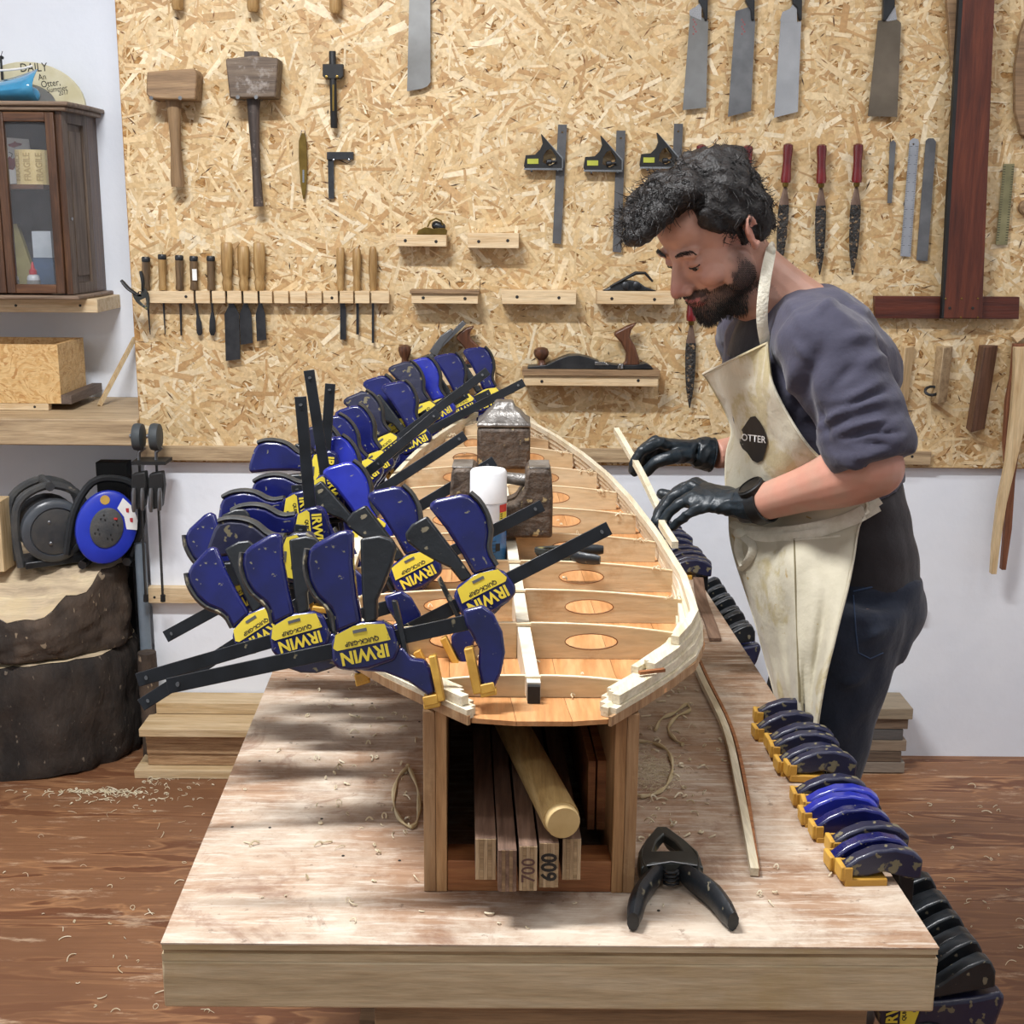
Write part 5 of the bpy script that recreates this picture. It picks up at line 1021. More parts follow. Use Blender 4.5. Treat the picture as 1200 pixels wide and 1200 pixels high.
# ------------------------------------------------------------------ shavings
m_shav = mat('wood_shaving', '#e6dcc2', '#d2c4a2', .7, sc_=40)
def curl(b, p, L, w_, rn):
    a = rn.uniform(0, 6.28); k = rn.uniform(-1, 1)*3/L; pts = []; x, y = p.x, p.y; n_ = 6; amp = rn.uniform(.0, .006)
    for i in range(n_+1): pts.append(V((x, y, p.z+w_*.55+amp*math.sin(math.pi*i/n_)))); x += math.cos(a)*L/n_; y += math.sin(a)*L/n_; a += k*L/n_*2
    b.tube(pts, [(w_*.5, w_*rn.uniform(.25, .5))]*(n_+1), 4, up=(0, 0, 1))
rn = random.Random(11)
b = MB()
for i in range(230):
    r_ = rn.random()
    if r_ < .45: x, y = rn.gauss(770, 45), rn.uniform(800, 1000)
    elif r_ < .75: x, y = rn.gauss(430, 50), rn.uniform(780, 1000)
    else: x, y = rn.uniform(260, 1020), rn.uniform(900, 1090)
    if 488 < x < 752 and y < 1052: continue
    p = onZ(x, y, ZB)
    if y < 1000 and x > 860: continue
    u_ = (p-BL).dot(bu)
    if not .01 < u_ < Wd-.03: continue
    curl(b, p, rn.uniform(.004, .02), rn.uniform(.001, .0035), rn)
for i in range(260):      # fine fluff in front of the box's right side
    p = onZ(rn.gauss(765, 14), rn.gauss(905, 12), ZB); curl(b, p, rn.uniform(.01, .03), .0006, rn)
b.build('bench_shavings', m_shav, label='wood shavings and glue curls scattered over the bench top', cat='shavings', kind='stuff')
b = MB()
for i in range(90):
    d = rn.uniform(1.5, 3.0); s = rn.choice((-1, 1))*rn.uniform(.1, .93); p = surf(d, s, .03, .001)
    if min(abs(d-r0) for r0 in ribd) < .02: p.z += .0
    curl(b, p, rn.uniform(.004, .012), rn.uniform(.001, .003), rn)
for d in ribd[2:]:
    for s in (-1, 1):
        for k in range(9): p = surf(d, s, .03+rn.uniform(0, .03), RIBH*.72+rn.uniform(0, .004)); curl(b, p, rn.uniform(.004, .010), rn.uniform(.001, .0026), rn)
b.build('board_shavings', m_shav, label='small pale shavings and glue crumbs lying inside the surfboard frame', cat='shavings', kind='stuff')
b = MB()
for i in range(300):
    r_ = rn.random()
    if r_ < .6: x, y = rn.gauss(140, 42), rn.gauss(922, 14)-max(0, 0)
    elif r_ < .8: x, y = rn.uniform(0, 280), rn.uniform(915, 1190)
    else: x, y = rn.uniform(1060, 1195), rn.uniform(900, 1190)
    y = max(y, 912)
    p = onZ(x, y, 0)
    if p.y > 3.27 and x < 170: p.y = 3.25
    curl(b, p, rn.uniform(.008, .035), rn.uniform(.001, .003), rn)
b.build('floor_shavings', m_shav, label='wood shavings and fibres lying on the floor around log slices and bench', cat='shavings', kind='stuff')
for lb, px in (('looped glue string lying left of the box stand on the bench', [(478, 902), (466, 915), (461, 940), (468, 962), (482, 972), (490, 960), (490, 930), (480, 904), (478, 900)]),
               ('curved glue string lying right of the box stand on the bench', [(745, 871), (765, 873), (782, 882), (788, 900), (783, 920), (770, 932), (752, 936), (744, 932)]),
               ('knotted glue strings on the bench below the right rail', [(768, 858), (775, 845), (790, 838), (804, 828), (808, 835), (793, 842), (783, 856), (790, 868), (800, 875)])):
    b = MB(); b.tube(spline([onZ(x, y, ZB)+V((0, 0, .004)) for x, y in px], 30), [.0026+.0012*math.sin(i*1.3) for i in range(31)], 6); b.build('glue_string', mat('dried_glue', '#cfc09c', '#b9a67c', .6), smooth=1, label=lb, cat='glue string')
# ------------------------------------------------------------------ one-handed bar clamps
m_cb = [mat('clamp_blue', '#141b60', '#0f1444', .27, sc_=14, bmp=.06, speck='#77745e', sps=110, spt=.675, coat=.3),
        mat('bright_clamp_blue', '#2530a0', '#1d2686', .28, sc_=14, bmp=.06, speck='#7b7a70', sps=110, spt=.69, coat=.3),
        mat('grimy_clamp_blue', '#191c3a', '#222438', .4, sc_=14, bmp=.12, speck='#6e6750', sps=60, spt=.585, coat=.1)]
m_cbar = mat('blackened_bar', '#15171a', '#20242a', .35, .3, sc_=18, speck='#77705a', sps=45, spt=.7)
m_grip = mat('grey_black_grip', '#2b2e30', '#3c3c3a', .5, sc_=30, bmp=.15, speck='#857e68', sps=45, spt=.64)
def clamp_proto():
    t = thing('bar_clamp', 'x', 'clamp', (0, 0, 0)); I = Matrix()
    def pl(b, o, h): b.prism([V((x, -h, z)) for x, z in o], V((0, 2*h, 0)))
    b = MB(); pl(b, [(-.041, -.012), (-.037, .012), (-.024, .023), (.002, .028), (.028, .024), (.040, .014), (.042, -.014), (.034, -.026), (.0, -.030), (-.022, -.027), (-.036, -.022)], .014); b.build('body', m_cb[0], t, bev=.004)
    b = MB(); pl(b, [(-.014, -.027), (.036, -.016), (.046, -.012), (.053, -.028), (.068, -.033), (.073, -.045), (.073, -.074), (.064, -.077), (.044, -.055), (.018, -.038), (-.006, -.031)], .010); b.build('moving_jaw', m_cb[0], t, bev=.003)
    b = MB(); pl(b, [(.044, .046), (.050, .044), (.051, .0), (.050, -.026), (.044, -.026)], .008); b.build('release_lever', m_blk_dirty, t, bev=.0015)
    b = MB(); pl(b, [(-.031, .020), (-.028, .040), (-.031, .052), (-.043, .070), (-.048, .090), (-.047, .112), (-.042, .126), (-.030, .133), (.000, .141), (.012, .141), (.015, .134), (.008, .10), (.004, .06), (.003, .026)], .0135); b.build('handle', m_cb[0], t, bev=.0055)
    b = MB(); pl(b, [(.006, .024), (.022, .026), (.027, .05), (.038, .064), (.054, .088), (.063, .108), (.060, .119), (.046, .126), (.023, .127), (.018, .10), (.011, .06)], .012); b.build('trigger', m_blk_dirty, t, bev=.003)
    b = MB(); b.tube(spline([(-.030, 0, .024), (-.029, 0, .040), (-.033, 0, .053), (-.045, 0, .071), (-.050, 0, .091), (-.049, 0, .112), (-.043, 0, .128)], 14), (.0045, .0142), 8, up=(1, 0, 0)); b.build('rubber_grip', m_grip, t, smooth=1)
    b = MB(); b.box((-.17, 0, 0), (.48, .006, .019)); br = b.build('bar', m_cbar, t, bev=.0008)
    b = MB(); b.lathe((-.393, -.006, 0), (0, 1, 0), [(.003, 0), (.003, .012)], 8); b.build('bar_pin', m_steel, br)
    b = MB(); pl(b, [(-.014, .016), (.012, .017), (.022, .004), (.028, -.020), (.026, -.045), (.016, -.068), (.000, -.090), (-.010, -.088), (-.010, -.055), (-.004, -.034), (-.010, -.014), (-.014, -.002)], .0105); fj = b.build('fixed_jaw', m_cb[0], t, bev=.0035)
    def pad(x0, x1, hx):
        b = MB(); b.box(((x0+x1)/2, 0, -.058), (abs(x1-x0), .030, .056))
        q = 1 if hx > x0 else -1; xx = (x0 if hx < x0 else x1); b.box((hx, 0, -.0885), (.020, .028, .007))
        for s in (-1, 1): b.box((hx, s*.0132, -.082), (.018, .003, .012))
        return b
    pad(.074, .083, .066).build('pad', m_yelpad, t, bev=.003); fp = pad(-.022, -.011, -.004).build('pad', m_yelpad, t, bev=.003)
    for s in (-1, 1):
        b = MB(); o = [(-.036, .004), (-.030, .019), (-.006, .0255), (.004, .0255), (.031, .020), (.034, .000), (-.032, .000)]
        b.prism([V((x, s*.0143, z)) for x, z in o], V((0, s*.0008, 0))); p = b.build('label_plate', m_yellow, t)
        Mx = Matrix.Translation(V((0, s*.0152, 0))) @ Matrix.Rotation(R(90 if s < 0 else -90), 4, 'X') @ (Matrix.Rotation(R(180), 4, 'Z') if s < 0 else Matrix())
        # text reads upright when the handle points down
        put_text('lettering', 'IRWIN', .0215, Mx @ Matrix.Translation(V((0, .0105, 0))), m_yellow, p, .0007, .95)
        put_text('lettering', 'QUICK-GRIP', .0075, Mx @ Matrix.Translation(V((0, -.0055, 0))), m_ink, p, .0002, 1.0)
        b = MB(); b.box((.0, s*.0153, .0185), (.017, .0008, .004)); b.build('small_plate', m_steel, p)
    return t, br, fj, fp
proto, _, _, _ = clamp_proto()
CLN = 0
def clamp(M, tail, gap, label, group, mi=0, mj=None, L=None):
    """tail = bar length beyond the body's back, gap = pad opening"""
    global CLN
    t = proto if CLN == 0 else proto.copy()
    if CLN: C.objects.link(t)
    CLN += 1; f = .105+gap
    kids = PK if CLN > 1 else None
    def cp(o, par):
        c = o.copy(); C.objects.link(c); c.parent = par
        for k in o.children: 
            if k in ALLP: cp(k, c)
        return c
    if CLN > 1: ks = [cp(o, t) for o in PK]
    else:
        ks = list(t.children); PK.extend(ks); ALLP.update(ks)
        for k in ks: ALLP.update(k.children)
    for o in ks:
        n = o.name.split('.')[0]
        if n == 'fixed_jaw' or (n == 'pad' and o.data is FPD[0]): o.location = (f, 0, 0)
        if n == 'bar':
            Lb = f+tail; s = Lb/.48; o.location = (f-.07*s-.0, 0, 0); o.scale = (s, 1, 1)
        if n in ('body', 'handle', 'moving_jaw', 'fixed_jaw') and (mi or mj):
            o.material_slots[0].link = 'OBJECT'; o.material_slots[0].material = m_cb[mi if n != 'fixed_jaw' or mj is None else mj]
    t.matrix_world = M; tag(t, label, 'clamp', group); t['clamp_done'] = 1; del t['clamp_done']
    return t
PK = []; ALLP = set(); FPD = [[o for o in proto.children if o.name.startswith('pad')][1].data]
if min(v.co.x for v in FPD[0].vertices) > 0: FPD = [[o for o in proto.children if o.name.startswith('pad')][0].data]
def view_frame(px, py, zc, a, flip, yaw=0, tilt=0):
    ca, sa = math.cos(R(a)), math.sin(R(a)); X = c_r*ca+c_u*sa; Z = c_u*ca-c_r*sa
    if flip: X = -X
    X = X+c_f*yaw; Z = Z+c_f*tilt
    return frame(X, Z, U(px, py, zc))
G1 = 'quick release clamps along the board\'s left rail'
LEFT = [ # px, py, zc, bar angle, flip, tail, gap, mat, yaw, label
 (427, 755, 1.56, 12, 0, .245, .035, 0, 0, 'nearest clamp of the left rail row, upright handle, bar pointing left'),
 (350, 742, 1.76, 16, 0, .225, .035, 0, .1, 'clamp just left of the nearest one, long bar reaching the lower log slice'),
 (303, 738, 1.90, 33, 0, .20, .04, 0, .15, 'outermost left clamp with tilted handle, bar sloping down to the lower log slice'),
 (290, 694, 2.05, 29, 0, .145, .05, 0, .15, 'clamp behind the outermost left one, short bar end against the white wall'),
 (568, 693, 1.74, 27, 1, .19, .03, 0, 0, 'clamp whose long bar points up right across the ribs below the spray can'),
 (487, 668, 2.02, 27, 1, .225, .035, 0, 0, 'clamp whose bar crosses the spray can\'s blue label and the handled weight'),
 (434, 628, 2.25, 31, 1, .255, .04, 1, 0, 'bright blue clamp whose bar end crosses the spray can\'s white cap'),
 (422, 590, 2.45, 33, 1, .24, .04, 1, 0, 'clamp whose bar end stops just above and left of the spray can'),
 (426, 557, 2.62, 40, 1, .20, .04, 0, 0, 'clamp with steeply raised bar ending left of the square iron weight'),
 (452, 525, 2.85, 37, 1, .285, .04, 2, 0, 'clamp with bright yellow label left of the two crossing bars'),
 (485, 514, 2.95, 27, 1, .285, .04, 0, 0, 'clamp whose long thin bar reaches toward the jointer plane\'s shelf'),
 (497, 486, 3.10, 33, 1, .10, .04, 2, 0, 'grimy clamp in front of the knob of the bench plane'),
 (541, 476, 3.22, 25, 1, .08, .04, 0, 0, 'blue clamp in front of the bench plane\'s rear handle, second farthest on the rail'),
 (572, 468, 3.30, 22, 1, .07, .04, 0, 0, 'farthest clamp near the board\'s nose, beside the square iron weight'),
 (468, 505, 3.0, 32, 1, .08, .04, 0, .1, 'clamp tucked behind the one with the bright yellow label'),
 (515, 481, 3.16, 30, 1, .08, .04, 1, .1, 'clamp between the bench plane\'s knob and its rear handle'),
 (405, 572, 2.52, 36, 1, .09, .04, 2, .1, 'grimy clamp with black trigger showing at the left centre of the row'),
 (440, 545, 2.75, 33, 1, .09, .04, 0, .1, 'clamp half hidden in the middle of the left rail row'),
]
for (px, py, zc, a, fl_, tail, gap, mi, yaw, lb) in LEFT:
    clamp(view_frame(px, py, zc, a, fl_, yaw), tail, gap, lb, G1, mi)
UPR = [ # upright bars, handle to the left
 (366, 622, 2.10, 94, .22, 0, 'upright clamp whose bar stands leftmost of the three vertical ones'),
 (385, 580, 2.30, 98, .225, 0, 'upright clamp whose bar leans slightly left, tallest of the three vertical ones'),
 (380, 552, 2.42, 85, .165, 0, 'upright clamp whose bar stands rightmost of the three vertical ones'),
 (350, 652, 2.0, 84, .05, 2, 'grimy sideways clamp with its handle to the left above the outermost clamps'),
 (352, 602, 2.2, 96, .05, 0, 'sideways clamp at the upper left of the cluster against the white wall'),
]
for (px, py, zc, a, tail, mi, lb) in UPR:
    ca, sa = math.cos(R(a)), math.sin(R(a)); X = -(c_r*ca+c_u*sa)+c_f*.12; Z = -(c_r*sa-c_u*ca)
    clamp(frame(X, Z, U(px, py, zc)), tail, .05, lb, 'clamps with upright bars at the left rail', mi)
# bench edge clamps
def edge_d(py): return onZ(1000, py, ZB).y
ords = ['farthest', 'second farthest', 'third farthest', 'fourth', 'fifth', 'sixth', 'seventh', 'nearest']
def edge_row(ys, xs, where, group, seed, ms):
    rn = random.Random(seed); n = len(ys)
    for i, (y, x) in enumerate(zip(ys, xs)):
        d = onZ(x, y, ZB); k = (d-V((BL.x, BL.y, ZB))).dot(bw)
        X = V((rn.uniform(-.04, .04), rn.uniform(-.06, .06), 1)); Zd = bu+bw*rn.uniform(-.1, .12)
        pos = bp(Wd+.0145, k, ZB-.1735)
        nm = ('farthest' if i == 0 else 'nearest' if i == n-1 else ['', 'second', 'third', 'fourth', 'fifth', 'sixth', 'seventh'][i]+' from its far end')
        clamp(frame(X, Zd, pos), .06, .0885, 'clamp on bench edge, %s, %s' % (where, nm), group, ms[i % len(ms)], ms[(i*2+1) % len(ms)])
edge_row([lerp(628, 674, i/7) for i in range(8)], [812]*8, 'far row under the gloved hands', 'clamps on the bench edge under the hands', 1, [0, 2])
edge_row([lerp(845, 905, i/5) for i in range(6)], [lerp(890, 918, i/5) for i in range(6)], 'row of six before the legs', 'row of six clamps on the bench edge', 2, [0, 2, 1, 2])
edge_row([932, 946, 956, 973, 988, 1002, 1018], [lerp(935, 980, i/6) for i in range(7)], 'nearest row of seven', 'row of seven clamps on the bench edge', 3, [0, 2, 2, 1, 0, 1, 2])
# ------------------------------------------------------------------ the man
import numpy as np
def remesh(mb, vox, it=4, fac=.5):
    me = bpy.data.meshes.new('tmp'); me.from_pydata(mb.v, [], mb.f)
    bm = bmesh.new(); bm.from_mesh(me); bmesh.ops.recalc_face_normals(bm, faces=bm.faces); bm.to_mesh(me); bm.free()
    o = bpy.data.objects.new('tmp', me); C.objects.link(o)
    r_ = o.modifiers.new('r', 'REMESH'); r_.mode = 'VOXEL'; r_.voxel_size = vox
    if it: q = o.modifiers.new('s', 'SMOOTH'); q.iterations = it; q.factor = fac
    dg = bpy.context.evaluated_depsgraph_get(); m2 = bpy.data.meshes.new_from_object(o.evaluated_get(dg)); bpy.data.objects.remove(o)
    return m2
def coords(me): a = np.empty(len(me.vertices)*3, 'f'); me.vertices.foreach_get('co', a); return a.reshape(-1, 3)
def normals(me): a = np.empty(len(me.vertices)*3, 'f'); me.vertices.foreach_get('normal', a); return a.reshape(-1, 3)
def setco(me, a): me.vertices.foreach_set('co', a.astype('f').ravel()); me.update()
def finish(me, name, mats, parent, smooth=True):
    me.name = name; me.materials.clear()
    for m in (mats if isinstance(mats, list) else [mats]): me.materials.append(m)
    W_ = WM[parent.name]; me.transform(W_.inverted())
    me.polygons.foreach_set('use_smooth', [smooth]*len(me.polygons))
    o = bpy.data.objects.new(name, me); C.objects.link(o); o.parent = parent; WM[o.name] = W_.copy(); return o
def tree(me): return BVHTree.FromPolygons([v.co.copy() for v in me.vertices], [tuple(p.vertices) for p in me.polygons])
def hit(tr, px, py, off=0.0):
    d = ray(px, py); h = tr.ray_cast(CAM, d.normalized()); return (h[0]-d.normalized()*off) if h[0] is not None else None
def pnoise(P, f, seed=0):    # cheap smooth noise for arrays
    rs = np.random.RandomState(seed); out = np.zeros(len(P))
    for k in range(7):
        d = rs.normal(size=3); d /= np.linalg.norm(d); out += np.sin(P@d*f*(.7+.25*k)+rs.rand()*6.28)
    return out/3.2
def folds(me, lst, tr):
    P = coords(me); Nn = normals(me); D = np.zeros(len(P))
    for (a, b_, wd, am) in lst:
        pts_ = []; sag = .12*math.hypot(b_[0]-a[0], b_[1]-a[1])*(1 if (a[0]+a[1]) % 2 else -.6)
        for k in range(25):
            t = k/24; h_ = hit(tr, lerp(a[0], b_[0], t), lerp(a[1], b_[1], t)+sag*math.sin(math.pi*t))
            if h_ is not None: pts_.append((np.array(h_), math.sin(math.pi*min(.93, max(.07, t)))))
        if len(pts_) < 3: continue
        g_ = np.zeros(len(P)); bb0 = np.min([p for p, _ in pts_], 0)-.05; bb1 = np.max([p for p, _ in pts_], 0)+.05; ix = np.where(np.all((P > bb0) & (P < bb1), axis=1))[0]
        for p, w_ in pts_: g_[ix] = np.maximum(g_[ix], w_*np.exp(-(np.linalg.norm(P[ix]-p, axis=1)/(wd*.8))**2))
        D += 1.15*am*g_
    setco(me, P+Nn*D[:, None])
man = thing('person', 'man in dark blue top and stained cream apron bending over the surfboard frame', 'person', (.58, 2.35, 0))
# skeleton
FH = V((-.749, -.398, -.53)); UH = V((-.468, -.249, .848)); RH = FH.cross(UH).normalized(); OH = U(838, 277, 2.17)
MH = Matrix(((RH.x, FH.x, UH.x, OH.x), (RH.y, FH.y, UH.y, OH.y), (RH.z, FH.z, UH.z, OH.z), (0, 0, 0, 1))); MH3 = MH.to_3x3()
def H(x, y, z): return MH @ V((x, y, z))
lat = V((.5, -.866, 0)); fwd = V((-.866, -.5, 0))
spine = [U(985, 700, 2.37), U(985, 640, 2.34), U(972, 570, 2.31), U(955, 490, 2.27), U(942, 430, 2.25), U(930, 375, 2.235), U(924, 345, 2.225)]
srad = [(.165, .125), (.162, .118), (.150, .108), (.168, .118), (.180, .122), (.155, .098), (.085, .07)]
S1 = U(962, 405, 2.08); S2 = U(880, 388, 2.41); E1 = U(1024, 548, 2.05); W1 = U(897, 588, 2.22); E2 = U(918, 520, 2.66); W2 = U(838, 533, 2.60)
hip1 = U(989, 700, 2.27); hip2 = U(987, 700, 2.46)
kn1 = V((.565, 2.17, .52)); kn2 = V((.565, 2.40, .52)); an1 = V((.64, 2.19, .09)); an2 = V((.63, 2.43, .09))
neckb = U(915, 352, 2.225)
def arm(b, S, E, Wr, rs, up=0):
    b.tube(spline([S, S.lerp(E, .5), E], 10), [lerp(rs[0], rs[1], (k/10)) for k in range(11)], 16); b.ell(E, rs[1]*1.0)
    pts = spline([E, E.lerp(Wr, .3), E.lerp(Wr, .65), Wr], 12); b.tube(pts, [max(rs[2]*(1+.16*math.sin(min(1, k/12*1.6)*math.pi))*lerp(1, rs[3]/rs[2], k/12), .02) for k in range(13)], 16)
# ---- skin body
b = MB()
def he(c, r, Mx=None, sym=False):
    for s in ((1, -1) if sym else (1,)):
        cc = H(c[0]*s, c[1], c[2]); vs_ = MH3 @ Mx if Mx else MH3; b.ell(cc, r, vs_.to_4x4().to_3x3() if True else None, 20, 14)
he((0, -.010, .038), (.076, .094, .080)); he((0, .028, -.022), (.060, .062, .080)); he((0, .045, .045), (.058, .045, .045))
he((0, .028, -.078), (.051, .056, .036)); he((0, .073, -.104), (.023, .020, .018)); he((0, .06, -.085), (.034, .03, .028))
he((.031, .078, .017), (.026, .013, .0085), None, True); he((0, .082, .012), (.014, .012, .016))
he((.041, .058, -.034), (.022, .025, .020), None, True); he((.058, .02, -.05), (.014, .035, .035), None, True)
b.cap(H(0, .086, .006), H(0, .112, -.038), .0085, .0115); b.cap(H(0, .09, -.02), H(0, .1, -.046), .013, .010); he((.0125, .100, -.0445), (.0085, .011, .0085), None, True); he((0, .115, -.041), (.010, .009, .009))
he((.031, .0765, -.0015), (.0158, .0118, .0085), None, True); he((.031, .0705, -.0125), (.014, .010, .0045), None, True)
he((0, .084, -.068), (.026, .016, .012)); he((0, .089, -.066), (.021, .010, .0045)); he((0, .088, -.075), (.018, .010, .005)); he((0, .082, -.09), (.02, .014, .01))
ER = Matrix.Rotation(R(18), 3, 'X')
for s in (-1, 1):   # ears
    c = H(s*.079, -.012, -.002); Me = MH3 @ Matrix.Rotation(R(s*-22), 3, 'Z')
    pts = [c+Me @ V((s*.007, .014*math.cos(a)-.002, .024*math.sin(a)+.004-.004*math.cos(a))) for a in [k*math.pi/8-.6*math.pi for k in range(14)]]; b.tube(pts, .0042, 8); b.ell(c, (.0035, .012, .021), Me, 12, 8); b.ell(c+Me @ V((s*.003, .005, -.020)), (.005, .007, .008), Me, 10, 8)
b.tube(spline([H(0, -.02, -.01), H(0, -.028, -.07), neckb, spine[-2]], 12), [.058, .058, .056, .055, .055, .055, .056, .058, .062, .068, .075, .085, .09], 20)
b.cap(H(0, .03, -.09), neckb+fwd*.03, .034, .05)
b.tube(spine, [(r_[0]-.02, r_[1]-.02) for r_ in srad], 24, up=lat)
b.cap(S1, S2, .055, .055)
arm(b, S1, E1, W1, (.055, .049, .048, .0325)); arm(b, S2, E2, W2, (.05, .042, .042, .029))
for hp, kn, an in ((hip1, kn1, an1), (hip2, kn2, an2)):
    b.tube(spline([hp, hp.lerp(kn, .5), kn], 8), [.085, .083, .08, .075, .07, .065, .06, .057, .055], 16); b.tube([kn, kn.lerp(an, .35), an], [.055, .055, .036], 14); b.cap(an, an+V((-.14, -.03, -.045)), .035, .03)
me = remesh(b, .0036, 3, .5)
P = coords(me); Mi = np.array(MH.inverted()); L = P@Mi[:3, :3].T+Mi[:3, 3]; x, y, z = L.T
n1 = pnoise(P, 260, 1)*.5; n2 = pnoise(P, 700, 2)*.5; n3 = pnoise(P, 90, 3)
base = np.array(lin('#c29480')); col = np.tile(base, (len(P), 1)); col *= (1+.05*n3+.03*n1)[:, None]
def blend(mask, hexc): global col; mk = np.clip(mask, 0, 1)[:, None]; col = col*(1-mk)+np.array(lin(hexc))*mk
head = (z > -.16) & (np.abs(x) < .12) & (y > -.13) & (y < .16)
g = lambda cx, cy, cz, r: np.exp(-(((x-cx)**2+(y-cy)**2+(z-cz)**2)/r**2))
blend(head*g(0, .115, -.038, .02)*.5, '#b0605a'); blend(head*(g(.045, .07, -.03, .022)+g(-.045, .07, -.03, .022))*.3, '#b26c5c'); blend(head*(g(.078, -.01, 0, .03)+g(-.078, -.01, 0, .03))*.35, '#b4584f')
blend(head*(g(.031, .085, .001, .012)+g(-.031, .085, .001, .012))*.35, '#8a5648')
# beard area grows over jaw, chin and upper lip
jaw = 1/(1+np.exp(-(( -.046-.55*np.clip(y-.045, 0, 1)*0 - z - .0*y)/.004+n1*1.5)))
side = 1/(1+np.exp(-((.026-y-.45*(z+.02))/.005+n1*1.5)))*(z < .0)*(z > -.098)*(1/(1+np.exp(-((y+.002-.25*(z+.05))/.004+n1))))*(np.abs(x) > .04)
lowface = jaw*(1/(1+np.exp(-((y-.018+.35*(z+.09))/.004+n1*1.5))))*(1-np.clip(g(.03, .085, -.05, .02)+g(-.03, .085, -.05, .02), 0, 1))
cheekcut = (z > -.058)*(np.abs(x) > .018)*(y > .045); lowface = lowface*(1-cheekcut*.9)
must = ((z < -.052) & (z > -.064) & (np.abs(x) < .03) & (y > .06)).astype(float)
beard = np.clip(lowface+side*.8+must, 0, 1)*head*(z > -.128)
neckst = head*(z < -.10)*(z > -.16)*(y > -.02)*.35
blend(beard*(.86+.1*n2), '#261c18'); blend(neckst, '#5a4238')
blend(beard*np.clip(g(-.035, .06, -.105, .022)+g(.01, .09, -.118, .014), 0, 1)*(.55+.3*n2), '#77736f')
lips = head*((np.abs(x) < .0215) & (z < -.0625) & (z > -.0795) & (y > .085)); blend(lips*.85, '#b5655f'); blend(head*((np.abs(z+.0705) < .0014) & (np.abs(x) < .02) & (y > .08))*.8, '#3c1c1a')
blend(head*np.clip(g(.009, .104, -.053, .005)+g(-.009, .104, -.053, .005), 0, 1)*1.0, '#2a1210')
arms_ = (~head); blend(arms_*np.clip(.25+.3*n3, 0, .4), '#c47f6c')
at = me.attributes.new('Skin', 'FLOAT_COLOR', 'POINT'); at.data.foreach_set('color', np.c_[np.clip(col, 0, 1), np.ones(len(P))].astype('f').ravel())
m_skin, nt, bb_ = nodes('skin'); a_ = N(nt, 'ShaderNodeAttribute', attribute_name='Skin'); nt.links.new(a_.outputs['Color'], bb_.inputs['Base Color']); bb_.inputs['Roughness'].default_value = .48; bb_.inputs['Subsurface Weight'].default_value = .08; bb_.inputs['Subsurface Radius'].default_value = (.01, .004, .002)
bump(nt, bb_, noise_n(nt, coord(nt), 350, 3), .12, .002)
body = finish(me, 'body', m_skin, man)
# eyes, lashes
m_eye = mat('eye_white', '#8f857e', None, .2); m_iris = mat('dark_iris', '#1e130d', None, .1)
for s in (-1, 1):
    b = MB(); b.ell(H(s*.031, .0725, -.0060), .0118, MH3); ey = b.build('eye', m_eye, man, smooth=1)
    b = MB(); b.ell(H(s*.031-.001, .0800, -.0100), (.0062, .0048, .0055), MH3); b.build('iris', m_iris, ey, smooth=1)
    b = MB(); b.tube(spline([H(s*.031+.0145, .0765, -.005), H(s*.031+.007, .0845, -.0068), H(s*.031, .0868, -.0072), H(s*.031-.007, .0845, -.0068), H(s*.031-.0145, .0765, -.005)], 10), .0012, 6); b.build('lash_line', m_ink, ey, smooth=1)
m_hair = mat('near_black_hair', '#0f0c0b', '#1b1614', .5, sc_=60, bmp=.4, bs=200)
def strand(b, p, d, L_, r0, bend, rn, n=4):
    pts = [p]; v = d.normalized()
    for i in range(n): v = (v+bend*(1/n)+V((rn.gauss(0, .12), rn.gauss(0, .12), rn.gauss(0, .12)))).normalized(); pts.append(pts[-1]+v*L_/n)
    b.tube(pts, [r0*(1-.75*i/n) for i in range(n+1)], 4, cap=False)
rn = random.Random(21)
b = MB()
for s in (-1, 1):
    for k in range(90):
        u = rn.random(); p = H(s*lerp(.012, .052, u), lerp(.0925, .078, u**1.6)+.001, .018+.006*math.sin(u*2.6)+rn.uniform(-.003, .003)); strand(b, p, MH3 @ V((s*.9, .1, .35-.8*u)), .009, .0007, V((0, 0, 0)), rn, 2)
b.build('eyebrow', m_hair, man, kind='stuff', fix=False)
# ---- beard hair
body_tr = BVHTree.FromPolygons([V(p) for p in P.tolist()], [tuple(p.vertices) for p in me.polygons]) if False else None
Nn = normals(me); b = MB(); idx = np.where(beard > .6)[0]; rs = np.random.RandomState(4); sel = rs.choice(idx, min(2600, len(idx)), replace=False)
for i in sel:
    if L[i, 2] > -.035 and rs.rand() < .6: continue
    p = V(P[i].tolist()); nn_ = V(Nn[i].tolist())
    strand(b, p-nn_*.001, nn_*.6+MH3 @ V((0, .1, -.8)), (.004 if L[i, 2] > -.08 else .005)+.007*max(0, min(1, (-.08-L[i, 2])/.03)), .0009, MH3 @ V((0, 0, -.3)), rn, 2)
b.build('beard', m_hair, man, kind='stuff', fix=False)
